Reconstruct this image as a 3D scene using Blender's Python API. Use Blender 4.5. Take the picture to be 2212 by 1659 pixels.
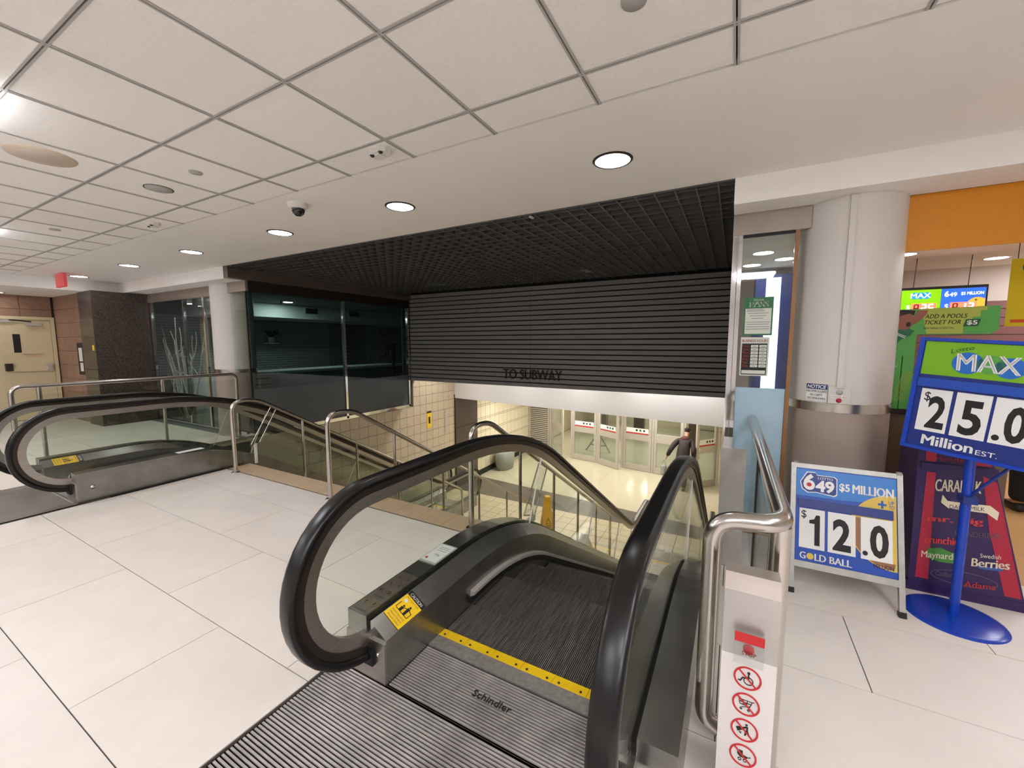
import bpy, bmesh, math, random
from mathutils import Vector, Matrix
from mathutils.geometry import tessellate_polygon
random.seed(7)
for _o in list(bpy.data.objects): bpy.data.objects.remove(_o)
SC = bpy.context.scene
COL = SC.collection
PI = math.pi
R = math.radians

# ------------------------------------------------------------------ camera
F_PX, YAW, PITCH, ROLL, CAM_H = 878.2, 0.50141, 0.099946, -0.001406, 1.6
cd = bpy.data.cameras.new('camera'); cam = bpy.data.objects.new('camera', cd); COL.objects.link(cam)
cd.sensor_width = 36.0; cd.lens = F_PX / 2212 * 36.0; cd.clip_start = 0.02; cd.clip_end = 200
fw = Vector((-math.sin(YAW)*math.cos(PITCH), math.cos(YAW)*math.cos(PITCH), -math.sin(PITCH)))
rt = Vector((math.cos(YAW), math.sin(YAW), 0)); up = rt.cross(fw)
rr = rt*math.cos(ROLL) + up*math.sin(ROLL); uu = up*math.cos(ROLL) - rt*math.sin(ROLL)
cam.matrix_world = Matrix(((rr.x, uu.x, -fw.x, 0), (rr.y, uu.y, -fw.y, 0), (rr.z, uu.z, -fw.z, CAM_H), (0, 0, 0, 1)))
SC.camera = cam

# ------------------------------------------------------------------ world, exposure
w = bpy.data.worlds.new('world'); SC.world = w; w.use_nodes = True
w.node_tree.nodes['Background'].inputs[0].default_value = (0.9, 0.95, 1.0, 1)
w.node_tree.nodes['Background'].inputs[1].default_value = 0.02
SC.view_settings.view_transform = 'Standard'
SC.view_settings.look = 'None'
SC.view_settings.gamma = 1.0
SC.view_settings.exposure = 0.03
SC.view_settings.use_curve_mapping = False
# large area lights: ceiling troffers, some added out of view as fill, and the lower hall
TROFFER_E = 21.0
DOWNLIGHT_E = 30.0
LOWER_W, LOWER_COL = 44.0, (1.0, 0.975, 0.90)

def area(name, loc, sx, sy, watts, col, rot=(0, 0, 0)):
    d = bpy.data.lights.new(name, 'AREA'); d.shape = 'RECTANGLE'; d.size = sx; d.size_y = sy
    d.energy = watts; d.color = col
    o = bpy.data.objects.new(name, d); COL.objects.link(o); o.location = loc; o.rotation_euler = rot
    return o

# ------------------------------------------------------------------ materials
def lin(c):
    return tuple(((x/255)/12.92 if x/255 <= 0.04045 else ((x/255+0.055)/1.055)**2.4) for x in c) + (1.0,)
MATS = {}
def mat(name, rgb, rough=0.5, metal=0.0, noise=None, bump=None, rnd=0.0, emit=None, spec=0.5, coat=0.0, stretch=None, rgb2=None):
    """procedural principled material; noise=(scale, amount) colour mottling; bump=(scale, strength); rnd = per object variation"""
    if name in MATS: return MATS[name]
    m = bpy.data.materials.new(name); m.use_nodes = True; MATS[name] = m
    nt = m.node_tree; b = nt.nodes['Principled BSDF']
    b.inputs['Roughness'].default_value = rough; b.inputs['Metallic'].default_value = metal
    b.inputs['Specular IOR Level'].default_value = spec; b.inputs['Coat Weight'].default_value = coat
    c = lin(rgb); b.inputs['Base Color'].default_value = c
    tc = nt.nodes.new('ShaderNodeTexCoord'); mp = nt.nodes.new('ShaderNodeMapping')
    nt.links.new(tc.outputs['Object'], mp.inputs['Vector'])
    if stretch: mp.inputs['Scale'].default_value = stretch
    out = None
    if noise:
        n = nt.nodes.new('ShaderNodeTexNoise'); n.inputs['Scale'].default_value = noise[0]; n.inputs['Detail'].default_value = 6
        n.inputs['Roughness'].default_value = 0.65
        nt.links.new(mp.outputs[0], n.inputs['Vector'])
        mx = nt.nodes.new('ShaderNodeMix'); mx.data_type = 'RGBA'
        a = noise[1]; c2 = lin(rgb2) if rgb2 else None
        mx.inputs['A'].default_value = c2 or tuple(x*(1-a) for x in c[:3]) + (1,)
        mx.inputs['B'].default_value = c if c2 else tuple(min(1, x*(1+a)) for x in c[:3]) + (1,)
        rp = nt.nodes.new('ShaderNodeMapRange'); rp.inputs[1].default_value = 0.3; rp.inputs[2].default_value = 0.7
        nt.links.new(n.outputs[0], rp.inputs[0]); nt.links.new(rp.outputs[0], mx.inputs['Factor'])
        out = mx.outputs['Result']
    if rnd:
        oi = nt.nodes.new('ShaderNodeObjectInfo'); hs = nt.nodes.new('ShaderNodeHueSaturation')
        r2 = nt.nodes.new('ShaderNodeMapRange'); r2.inputs[3].default_value = 1-rnd; r2.inputs[4].default_value = 1+rnd
        nt.links.new(oi.outputs['Random'], r2.inputs[0]); nt.links.new(r2.outputs[0], hs.inputs['Value'])
        if out: nt.links.new(out, hs.inputs['Color'])
        else: hs.inputs['Color'].default_value = c
        out = hs.outputs[0]
    if out: nt.links.new(out, b.inputs['Base Color'])
    if bump:
        n = nt.nodes.new('ShaderNodeTexNoise'); n.inputs['Scale'].default_value = bump[0]; n.inputs['Detail'].default_value = 4
        nt.links.new(mp.outputs[0], n.inputs['Vector'])
        bp = nt.nodes.new('ShaderNodeBump'); bp.inputs['Strength'].default_value = bump[1]; bp.inputs['Distance'].default_value = 0.01
        nt.links.new(n.outputs[0], bp.inputs['Height']); nt.links.new(bp.outputs[0], b.inputs['Normal'])
    if emit:
        b.inputs['Emission Color'].default_value = lin(emit[0]); b.inputs['Emission Strength'].default_value = emit[1]
    return m
def glass(name, tint, refl=0.08, rough=0.02, frost=0.0, frgb=(200, 215, 220)):
    """thin architectural pane: tinted transmission with a fresnel reflection, optional frosted film"""
    m = bpy.data.materials.new(name); m.use_nodes = True; MATS[name] = m
    nt = m.node_tree; nt.nodes.clear()
    o = nt.nodes.new('ShaderNodeOutputMaterial'); t = nt.nodes.new('ShaderNodeBsdfTransparent'); g = nt.nodes.new('ShaderNodeBsdfGlossy')
    t.inputs[0].default_value = lin(tint); g.inputs['Roughness'].default_value = rough
    fr = nt.nodes.new('ShaderNodeLayerWeight'); fr.inputs[0].default_value = 0.5
    pw = nt.nodes.new('ShaderNodeMath'); pw.operation = 'POWER'; pw.inputs[1].default_value = 4.5
    nt.links.new(fr.outputs['Facing'], pw.inputs[0])
    mr = nt.nodes.new('ShaderNodeMapRange'); mr.inputs[3].default_value = refl; mr.inputs[4].default_value = 0.6
    nt.links.new(pw.outputs[0], mr.inputs[0])
    mx = nt.nodes.new('ShaderNodeMixShader'); nt.links.new(mr.outputs[0], mx.inputs[0])
    base = t.outputs[0]
    if frost:
        d = nt.nodes.new('ShaderNodeBsdfDiffuse'); d.inputs[0].default_value = lin(frgb)
        tr = nt.nodes.new('ShaderNodeBsdfTranslucent'); tr.inputs[0].default_value = lin(frgb)
        ad = nt.nodes.new('ShaderNodeMixShader'); ad.inputs[0].default_value = 0.5
        nt.links.new(d.outputs[0], ad.inputs[1]); nt.links.new(tr.outputs[0], ad.inputs[2])
        m2 = nt.nodes.new('ShaderNodeMixShader'); m2.inputs[0].default_value = frost
        nt.links.new(t.outputs[0], m2.inputs[1]); nt.links.new(ad.outputs[0], m2.inputs[2]); base = m2.outputs[0]
    nt.links.new(base, mx.inputs[1]); nt.links.new(g.outputs[0], mx.inputs[2]); nt.links.new(mx.outputs[0], o.inputs[0])
    return m

M = dict(
 plaster=mat('white_plaster', (248, 244, 239), 0.7, noise=(2.0, 0.02)),
 ctile=mat('ceiling_board', (249, 245, 240), 0.9, noise=(60, 0.03), rnd=0.02, bump=(220, 0.15)),
 tbar=mat('grid_bar_grey', (186, 182, 178), 0.5),
 slot=mat('shadow_gap', (110, 107, 104), 0.9),
 ftile=mat('beige_porcelain', (232, 223, 214), 0.38, noise=(3.0, 0.04), rnd=0.025, spec=0.4),
 grout=mat('dark_grout', (84, 78, 72), 0.9),
 steel=mat('brushed_steel', (178, 172, 166), 0.34, 1.0, noise=(9, 0.10), stretch=(1, 1, 8)),
 steel_dk=mat('worn_deck_steel', (150, 148, 143), 0.27, 0.92, noise=(6, 0.18)),
 chrome=mat('chrome', (215, 215, 215), 0.06, 1.0),
 tube=mat('satin_tube_steel', (196, 190, 184), 0.22, 1.0),
 alu=mat('anodised_aluminium', (198, 191, 182), 0.42, 0.4),
 rubber=mat('black_rubber', (12, 11, 11), 0.30, spec=0.45),
 rubber_m=mat('matt_black', (17, 16, 16), 0.6),
 guide=mat('dark_bronze_guide', (66, 57, 52), 0.35, 0.7),
 step=mat('escalator_step', (118, 111, 106), 0.42, 0.35, noise=(16, 0.55), stretch=(4, 0.22, 1), rnd=0.16),
 plate=mat('landing_plate', (200, 193, 188), 0.36, 0.5, noise=(3.2, 0.42)),
 dullplate=mat('dull_landing', (128, 120, 114), 0.5, 0.2, noise=(5, 0.14)),
 groove=mat('plate_groove', (46, 43, 41), 0.7, 0.3),
 combplate=mat('comb_plate', (150, 145, 140), 0.5, 0.4, noise=(40, 0.25)),
 yellow=mat('safety_yellow', (255, 206, 20), 0.45, noise=(25, 0.06)),
 cone=mat('cone_yellow', (240, 184, 20), 0.45, noise=(6, 0.08)),
 black=mat('print_black', (22, 20, 19), 0.6),
 white=mat('print_white', (236, 234, 230), 0.55),
 red=mat('print_red', (196, 34, 40), 0.5),
 slat=mat('charcoal_slat', (136, 132, 130), 0.55, noise=(3, 0.08), stretch=(1, 6, 6)),
 egg=mat('egg_crate_black', (84, 83, 82), 0.5),
 void=mat('black_void', (10, 10, 10), 0.9),
 brown_metal=mat('bronze_cladding', (116, 104, 97), 0.4, 0.55, noise=(5, 0.12), stretch=(1, 0.4, 1)),
 dkbrown=mat('dark_bronze', (40, 30, 27), 0.5, 0.3),
 hdr=mat('taupe_metal', (160, 148, 138), 0.38, 0.5, noise=(4, 0.08)),
 walltile=mat('tan_wall_tile', (206, 188, 160), 0.35, noise=(7, 0.05), rnd=0.03),
 walltile2=mat('cream_wall_tile', (226, 214, 186), 0.25, noise=(5, 0.03), rnd=0.02),
 wgrout=mat('tile_joint', (92, 80, 66), 0.9),
 wgrout2=mat('tile_joint_dark', (92, 82, 66), 0.9),
 granite=mat('brown_granite', (92, 80, 70), 0.22, noise=(42, 0.5), rgb2=(38, 32, 29), rnd=0.04),
 granite_lo=mat('lower_granite', (96, 82, 70), 0.3, noise=(30, 0.4), rgb2=(58, 48, 42)),
 terra=mat('terrazzo', (212, 204, 182), 0.16, noise=(55, 0.14), rgb2=(186, 176, 148), rnd=0.02),
 band=mat('dark_floor_band', (104, 94, 86), 0.3, noise=(5, 0.15), rnd=0.05),
 ltile=mat('lobby_tile', (216, 198, 166), 0.35, noise=(6, 0.05), rnd=0.03),
 nosing=mat('tan_nosing', (205, 178, 146), 0.5, noise=(5, 0.08), rnd=0.04),
 browntile=mat('brown_wall_tile', (150, 118, 98), 0.4, noise=(10, 0.12), rnd=0.05),
 dark_joint=mat('dark_joint', (58, 46, 40), 0.9),
 cream=mat('cream_paint', (214, 198, 160), 0.5, noise=(3, 0.03)),
 column=mat('white_column', (216, 210, 203), 0.45, noise=(2, 0.02)),
 taupe=mat('taupe_laminate', (164, 148, 137), 0.4, noise=(3, 0.04)),
 bulk=mat('white_bulkhead', (232, 228, 224), 0.35),
 orange=mat('orange_fascia', (216, 138, 10), 0.5, noise=(30, 0.03)),
 shopwall=mat('shop_wall', (198, 184, 172), 0.8),
 redslat=mat('dark_red_slat', (112, 66, 58), 0.5),
 wood=mat('orange_wood_floor', (206, 160, 104), 0.4, noise=(4, 0.08)),
 counter=mat('brown_laminate', (116, 92, 70), 0.4, noise=(3, 0.08)),
 blue=mat('sign_blue', (20, 72, 172), 0.4),
 blue_lt=mat('sign_light_blue', (42, 120, 200), 0.4),
 navy=mat('sign_navy', (18, 44, 124), 0.4),
 poleblue=mat('blue_enamel', (14, 62, 178), 0.25),
 green=mat('sign_green', (118, 178, 10), 0.45),
 dgreen=mat('sign_dark_green', (24, 84, 40), 0.5),
 card=mat('number_card', (234, 232, 228), 0.6),
 gold=mat('sign_gold', (214, 182, 72), 0.4, noise=(3, 0.12)),
 goldbrown=mat('sign_brown_gold', (150, 104, 62), 0.45),
 ball_g=mat('ball_green', (88, 160, 62), 0.4), ball_b=mat('ball_blue', (24, 104, 190), 0.4),
 cardgreen=mat('carton_green', (84, 164, 74), 0.5), cardlime=mat('carton_lime', (172, 180, 72), 0.5),
 jersey=mat('carton_jersey_green', (20, 104, 66), 0.5), skinprint=mat('carton_skin_print', (150, 88, 62), 0.5), hairprint=mat('carton_hair_print', (42, 28, 24), 0.6),
 purple=mat('bin_purple', (50, 30, 84), 0.35), pinkred=mat('bin_red', (176, 34, 60), 0.4), cream_ink=mat('bin_cream_ink', (238, 226, 196), 0.5),
 greyink=mat('bin_grey_ink', (110, 96, 104), 0.5), greenink=mat('bin_green_ink', (70, 140, 58), 0.5), blueink=mat('bin_blue_ink', (58, 92, 160), 0.5), redink=mat('bin_red_ink', (222, 64, 62), 0.5),
 galv=mat('galvanised_frame', (176, 174, 168), 0.45, 0.6, noise=(12, 0.15)),
 pastegreen=mat('certificate_green', (38, 112, 66), 0.5), paper=mat('paper', (214, 218, 206), 0.7), orangeink=mat('orange_ink', (226, 84, 40), 0.6), greyprint=mat('grey_print', (120, 124, 118), 0.7),
 navyprint=mat('notice_navy', (20, 48, 108), 0.5),
 intercom=mat('intercom_plate', (206, 202, 196), 0.4, 0.3),
 beigedisc=mat('beige_speaker', (206, 190, 170), 0.7), greydisc=mat('grey_disc', (180, 176, 172), 0.6), whitep=mat('white_plastic', (226, 222, 216), 0.4),
 dome=mat('dome_black', (14, 14, 15), 0.08, coat=0.5),
 branch=mat('silver_branch', (196, 192, 182), 0.6, noise=(12, 0.15)),
 shopdark=mat('shop_grey', (120, 126, 128), 0.7), shopslat=mat('shop_slat', (150, 156, 156), 0.6), shopwhite=mat('shop_white', (216, 222, 222), 0.6), ventdark=mat('vent_dark', (40, 44, 46), 0.6),
 deskgrey=mat('desk_grey', (104, 110, 114), 0.5), leafdark=mat('dark_leaf', (44, 50, 38), 0.7), dried=mat('dried_plume', (110, 92, 78), 0.9),
 bin=mat('grey_planter', (150, 152, 144), 0.45, noise=(4, 0.05)),
 jacket=mat('maroon_jacket', (88, 44, 38), 0.75, noise=(12, 0.2), bump=(26, 0.5)), jacket_dk=mat('dark_jacket_panel', (40, 25, 27), 0.75, bump=(26, 0.5)), trouser=mat('olive_trousers', (70, 62, 48), 0.85, noise=(14, 0.15), bump=(18, 0.4)), shoe=mat('dark_shoe', (26, 22, 20), 0.5),
 skin=mat('skin', (176, 128, 100), 0.55), hair=mat('dark_cap', (26, 20, 20), 0.8), bag=mat('grey_plastic_bag', (150, 146, 142), 0.4, noise=(9, 0.15), bump=(22, 0.8)), blackcloth=mat('black_cloth', (16, 16, 18), 0.85),
 lens=mat('lamp_lens', (240, 238, 230), 0.5, emit=((250, 249, 250), DOWNLIGHT_E)),
 lens_spot=mat('spot_lens', (240, 238, 230), 0.5, emit=((255, 250, 240), 300.0)),
 diffuser=mat('lamp_diffuser', (245, 244, 240), 0.5, emit=((246, 248, 255), TROFFER_E)),
 lens_dim=mat('lamp_lens_dim', (240, 238, 230), 0.5, emit=((225, 255, 235), 6.0)),
 exitred=mat('exit_red', (214, 84, 88), 0.4, emit=((220, 70, 76), 0.25)),
 glowwhite=mat('lightbox_white', (240, 248, 255), 0.5, emit=((226, 242, 255), 2.2)),
 led=mat('led_red', (255, 60, 50), 0.5, emit=((255, 70, 48), 6.0)), ledwhite=mat('led_digit', (255, 240, 230), 0.5, emit=((255, 214, 200), 7.0)), leddark=mat('led_off', (96, 24, 30), 0.5, emit=((150, 30, 40), 0.35)),
 scr_green=mat('screen_green', (130, 200, 10), 0.4, emit=((130, 205, 10), 0.9)), scr_blue=mat('screen_blue', (40, 100, 220), 0.4, emit=((40, 104, 222), 0.9)), scr_white=mat('screen_white', (250, 250, 250), 0.4, emit=((250, 250, 255), 1.2)), scr_gold=mat('screen_gold', (240, 170, 60), 0.4, emit=((244, 176, 60), 0.9)), scr_cyan=mat('screen_cyan', (40, 150, 220), 0.4, emit=((40, 150, 225), 0.9)),
 posteryellow=mat('poster_yellow', (226, 204, 14), 0.5, noise=(3, 0.06)),
 steelplate=mat('pedestal_steel', (188, 184, 180), 0.38, 0.6, noise=(10, 0.06)), pedwhite=mat('pedestal_white', (224, 216, 212), 0.45),
 film=glass('frosted_blue_film', (220, 235, 245), 0.04, 0.2, 0.93, (216, 240, 252)),
 clear=glass('clear_glass', (249, 252, 249), 0.03),
 shopglass=glass('shop_glass', (240, 246, 245), 0.05),
 smoked=glass('smoked_glass', (184, 200, 200), 0.04),
 frosted=glass('frosted_grey_film', (150, 160, 166), 0.05, 0.2, 0.5, (128, 138, 146)),
 acrylic=glass('acrylic', (248, 250, 250), 0.06),
)

# ------------------------------------------------------------------ mesh helpers
class MB:
    def __init__(s): s.v = []; s.f = []; s.sm = []
    def add(s, vs, fs, smooth=False):
        o = len(s.v); s.v += [tuple(p) for p in vs]; s.f += [tuple(i+o for i in f) for f in fs]; s.sm += [smooth]*len(fs); return s
    def box(s, x0, x1, y0, y1, z0, z1):
        return s.add([(x0,y0,z0),(x1,y0,z0),(x1,y1,z0),(x0,y1,z0),(x0,y0,z1),(x1,y0,z1),(x1,y1,z1),(x0,y1,z1)],
                     [(0,3,2,1),(4,5,6,7),(0,1,5,4),(1,2,6,5),(2,3,7,6),(3,0,4,7)])
    def hexa(s, b, t):   # bottom and top quads
        return s.add(list(b)+list(t), [(0,3,2,1),(4,5,6,7),(0,1,5,4),(1,2,6,5),(2,3,7,6),(3,0,4,7)])
    def prism(s, pts, a, b):
        """polygon pts (3D, planar) extruded from offset vector a to b"""
        a = Vector(a); b = Vector(b); P = [Vector(p) for p in pts]; n = len(P)
        tri = tessellate_polygon([P])
        vs = [p+a for p in P] + [p+b for p in P]
        fs = [tuple(t) for t in tri] + [tuple(i+n for i in reversed(t)) for t in tri] + [(i, (i+1) % n, (i+1) % n+n, i+n) for i in range(n)]
        return s.add(vs, fs)
    def poly(s, pts):
        P = [Vector(p) for p in pts]; return s.add(P, [tuple(t) for t in tessellate_polygon([P])])
    def tube(s, path, r, n=10, cap=True):
        P = [Vector(p) for p in path]; rings = []; prev = None
        rs = r if isinstance(r, (list, tuple)) else [r]*len(P)
        for i, p in enumerate(P):
            t = (P[min(i+1, len(P)-1)] - P[max(i-1, 0)]).normalized()
            if prev is None:
                a = Vector((0, 0, 1)) if abs(t.z) < 0.9 else Vector((1, 0, 0)); u = (a - t*a.dot(t)).normalized()
            else:
                u = (prev - t*prev.dot(t)); u = u.normalized() if u.length > 1e-6 else prev
            prev = u; v = t.cross(u)
            rings.append([p + (u*math.cos(k*2*PI/n) + v*math.sin(k*2*PI/n))*rs[i] for k in range(n)])
        vs = [q for rg in rings for q in rg]; fs = []
        for i in range(len(P)-1):
            for k in range(n): fs.append((i*n+k, i*n+(k+1) % n, (i+1)*n+(k+1) % n, (i+1)*n+k))
        s.add(vs, fs, True)
        if cap: s.add(rings[0], [tuple(reversed(range(n)))]); s.add(rings[-1], [tuple(range(n))])
        return s
    def lathe(s, prof, c=(0, 0, 0), n=32, smooth=True, sx=1.0, sy=1.0):
        """prof: (r, z) pairs, revolved about vertical axis through c"""
        vs = []; fs = []; m = len(prof)
        for k in range(n):
            a = 2*PI*k/n
            for (r, z) in prof: vs.append((c[0]+r*math.cos(a)*sx, c[1]+r*math.sin(a)*sy, c[2]+z))
        for k in range(n):
            k2 = (k+1) % n
            for j in range(m-1): fs.append((k*m+j, k2*m+j, k2*m+j+1, k*m+j+1))
        return s.add(vs, fs, smooth)
    def strip(s, rings, close=True, smooth=False):
        """rings: list of equally long point lists; skins between them and caps"""
        n = len(rings[0]); vs = [p for rg in rings for p in rg]; fs = []
        for i in range(len(rings)-1):
            for k in range(n if close else n-1): fs.append((i*n+k, i*n+(k+1) % n, (i+1)*n+(k+1) % n, (i+1)*n+k))
        s.add(vs, fs, smooth)
        if close:
            s.add(rings[0], [tuple(reversed(range(n)))]); s.add(rings[-1], [tuple(range(n))])
        return s
    def mesh(s, name):
        me = bpy.data.meshes.new(name); me.from_pydata(s.v, [], s.f); me.validate()
        if len(me.polygons) == len(s.sm): me.polygons.foreach_set('use_smooth', s.sm)
        bm = bmesh.new(); bm.from_mesh(me); bmesh.ops.recalc_face_normals(bm, faces=bm.faces); bm.to_mesh(me); bm.free()
        return me
    def build(s, name, m, parent=None, **kw):
        me = s.mesh(name); me.materials.append(M[m] if isinstance(m, str) else m)
        return obj(name, me, parent, **kw)
def obj(name, me, parent=None, label=None, cat=None, group=None, kind=None, loc=None, rot=None):
    o = bpy.data.objects.new(name, me); COL.objects.link(o)
    if parent is not None: o.parent = parent
    if loc is not None: o.location = loc
    if rot is not None: o.rotation_euler = rot
    return tag(o, label, cat, group, kind)
def tag(o, label=None, cat=None, group=None, kind=None):
    if label: o['label'] = label
    if cat: o['category'] = cat
    if group: o['group'] = group
    if kind: o['kind'] = kind
    return o
def thing(name, label, cat, group=None, kind=None): return obj(name, None, None, label, cat, group, kind)
def struct(name, label=None, kind='structure', cat=None): return obj(name, None, None, label, cat, None, kind)
def base_at(root, loc):
    """give an unrotated root its base position while its world-space parts stay put"""
    loc = Vector(loc); root.location = loc
    for c in list(root.children): c.location = c.location - loc
    return root
def kids(o): return [c for c in bpy.data.objects if c.parent == o]
def copy_tree(o, parent=None):
    c = o.copy(); COL.objects.link(c)
    if parent is not None: c.parent = parent
    for ch in kids(o): copy_tree(ch, c)
    return c
BOX = lambda *a: MB().box(*a)

# flat print frames: point = o + u*s + v*t + n*d
class Fr:
    def __init__(s, o, u, v): s.o = Vector(o); s.u = Vector(u).normalized(); s.v = Vector(v).normalized(); s.n = s.u.cross(s.v)
    def __call__(s, a, b, d=0.0): return s.o + s.u*a + s.v*b + s.n*d
def quad(fr, a0, b0, a1, b1, d, m, name, parent, th=0.0015, **kw):
    mb = MB().hexa([fr(a0,b0,d), fr(a1,b0,d), fr(a1,b1,d), fr(a0,b1,d)], [fr(a0,b0,d+th), fr(a1,b0,d+th), fr(a1,b1,d+th), fr(a0,b1,d+th)])
    return mb.build(name, m, parent, **kw)
def shape(fr, pts, d, m, name, parent, th=0.0012, **kw):
    return MB().prism([fr(a, b, d) for a, b in pts], (0, 0, 0), fr.n*th).build(name, m, parent, **kw)
def ell(ca, cb, ra, rb, n=28, a0=0, a1=2*PI): return [(ca+ra*math.cos(a0+(a1-a0)*k/n), cb+rb*math.sin(a0+(a1-a0)*k/n)) for k in range(n if abs(a1-a0-2*PI) < 1e-6 else n+1)]
def ring(fr, ca, cb, ra, rb, wd, d, m, name, parent, n=32, **kw):
    mb = MB(); th = fr.n*0.0012
    for k in range(n):
        a, b = 2*PI*k/n, 2*PI*(k+1)/n
        q = [fr(ca+(ra-o)*math.cos(x), cb+(rb-o)*math.sin(x), d) for x, o in ((a, 0), (b, 0), (b, wd), (a, wd))]
        mb.hexa(q, [p+th for p in q])
    return mb.build(name, m, parent, **kw)
def bars(fr, segs, wd, d, m, name, parent, **kw):
    """thick line segments printed on a frame"""
    mb = MB()
    for (a0, b0), (a1, b1) in segs:
        L = math.hypot(a1-a0, b1-b0) or 1e-6; px, py = -(b1-b0)/L*wd/2, (a1-a0)/L*wd/2
        q = [fr(a0+px, b0+py, d), fr(a1+px, b1+py, d), fr(a1-px, b1-py, d), fr(a0-px, b0-py, d)]
        mb.hexa(q, [p+fr.n*0.001 for p in q])
    return mb.build(name, m, parent, **kw)
_tc = {}
def text_pts(txt, bold=0.0, shear=0.0):
    k = (txt, bold, shear)
    if k not in _tc:
        c = bpy.data.curves.new('lettering', 'FONT'); c.body = txt; c.offset = bold; c.shear = shear; c.resolution_u = 3
        o = bpy.data.objects.new('lettering', c); COL.objects.link(o); bpy.context.view_layer.update()
        me = bpy.data.meshes.new_from_object(o.evaluated_get(bpy.context.evaluated_depsgraph_get()))
        vs = [v.co.copy() for v in me.vertices]; fs = [tuple(p.vertices) for p in me.polygons]
        bpy.data.objects.remove(o); bpy.data.curves.remove(c); bpy.data.meshes.remove(me)
        xs = [v.x for v in vs]; ys = [v.y for v in vs]
        _tc[k] = (vs, fs, min(xs), max(xs), min(ys), max(ys))
    return _tc[k]
def text(txt, fr, a0, b0, a1, b1, d, m, parent, bold=0.0, shear=0.0, th=0.0, name='lettering', **kw):
    alpha = any(c.isalpha() for c in txt); sh_ = bold if alpha else 0.0
    vs, fs, x0, x1, y0, y1 = text_pts(txt, 0.0 if alpha else bold, shear)
    x0 -= sh_; x1 += sh_
    sx = (a1-a0)/max(x1-x0, 1e-6); sy = (b1-b0)/max(y1-y0, 1e-6)
    mb = MB(); P = [fr(a0+(v.x-x0)*sx, b0+(v.y-y0)*sy, d) for v in vs]
    if th == 0.0:
        for q in ((-sh_, 0.0, sh_) if sh_ else (0.0,)): mb.add([p+fr.u*q*sx+fr.n*(abs(q)*1e-4) for p in P], fs)
    else:
        Q = [p+fr.n*th for p in P]; n = len(P); mb.add(Q, fs)
        ec = {}
        for f in fs:
            for i in range(len(f)):
                e = (f[i], f[(i+1) % len(f)]); ec[tuple(sorted(e))] = ec.get(tuple(sorted(e)), 0)+1
        mb.add(P+Q, [(a, b, b+n, a+n) for (a, b), c in ec.items() if c == 1])
    return mb.build(name, m, parent, **kw)
def arc(c, r, a0, a1, n): return [(c[0]+r*math.cos(a0+(a1-a0)*k/n), c[1]+r*math.sin(a0+(a1-a0)*k/n)) for k in range(n+1)]
def bend(pts, rad, n=6):
    """round the corners of a 3D polyline"""
    P = [Vector(p) for p in pts]; out = [P[0]]
    for i in range(1, len(P)-1):
        a = (P[i-1]-P[i]); b = (P[i+1]-P[i]); r = min(rad, a.length*0.49, b.length*0.49)
        p0 = P[i]+a.normalized()*r; p1 = P[i]+b.normalized()*r
        for k in range(n+1):
            t = k/n; out.append(p0*(1-t)**2 + P[i]*2*t*(1-t) + p1*t*t)
    out.append(P[-1]); return out

LZ = -2.6          # lower level floor
GX0, GY0, GP = -0.053, 1.865, 0.61   # ceiling grid

# ================================================================== SETTING
# ---------------------------------------------------------------- upper floor
floor = struct('floor', 'upper floor of large matt beige porcelain tiles')
mb = MB()
for a in [(-13, 7, -7, 1.6), (-13, -6.96, 1.6, 3.7), (-13, -7.03, 3.7, 9.3), (-13, -7.22, 9.3, 12.6), (-5.67, -1.65, 1.6, 2.72), (-0.11, 7, 1.6, 3.3), (-0.05, 7, 3.3, 8.0)]:
    mb.box(a[0], a[1], a[2], a[3], -0.25, -0.006)
mb.build('floor_bed', 'grout', floor)
TR = [(-5.655, -1.71, -7, 2.70), (-1.71, -1.645, 1.27, 2.70), (-1.71, -0.05, -7, -0.62), (-0.045, 7, -7, 1.26), (-0.11, 7, 1.26, 3.85),
      (-13, -7.0, -7, 3.74), (-7.0, -5.655, -7, -0.45)]
tmesh = {}
for k in range(-13, 7):
    y0 = 0.495+0.602*k
    off = 0.625 if k % 2 else 0.0
    for j in range(-9, 8):
        x0 = -2.5+off+1.25*j
        for (a, b, c, d) in TR:
            u0, u1, v0, v1 = max(x0, a), min(x0+1.25, b), max(y0, c), min(y0+0.602, d)
            if u1-u0 < 0.03 or v1-v0 < 0.03: continue
            key = (round(u1-u0, 3), round(v1-v0, 3))
            if key not in tmesh:
                w2, h2 = key[0]/2-0.0024, key[1]/2-0.0024
                me = MB().box(-w2, w2, -h2, h2, -0.0055, 0).mesh('floor_tile'); me.materials.append(M['ftile']); tmesh[key] = me
            obj('floor_tile', tmesh[key], floor, loc=((u0+u1)/2, (v0+v1)/2, 0))
BOX(0.0, 7, 3.852, 8, -0.006, 0.0).build('shop_floor', 'wood', floor)
BOX(-13, -7.23, 3.75, 12.5, -0.006, 0.0).build('shop_floor', 'deskgrey', floor)

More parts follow.
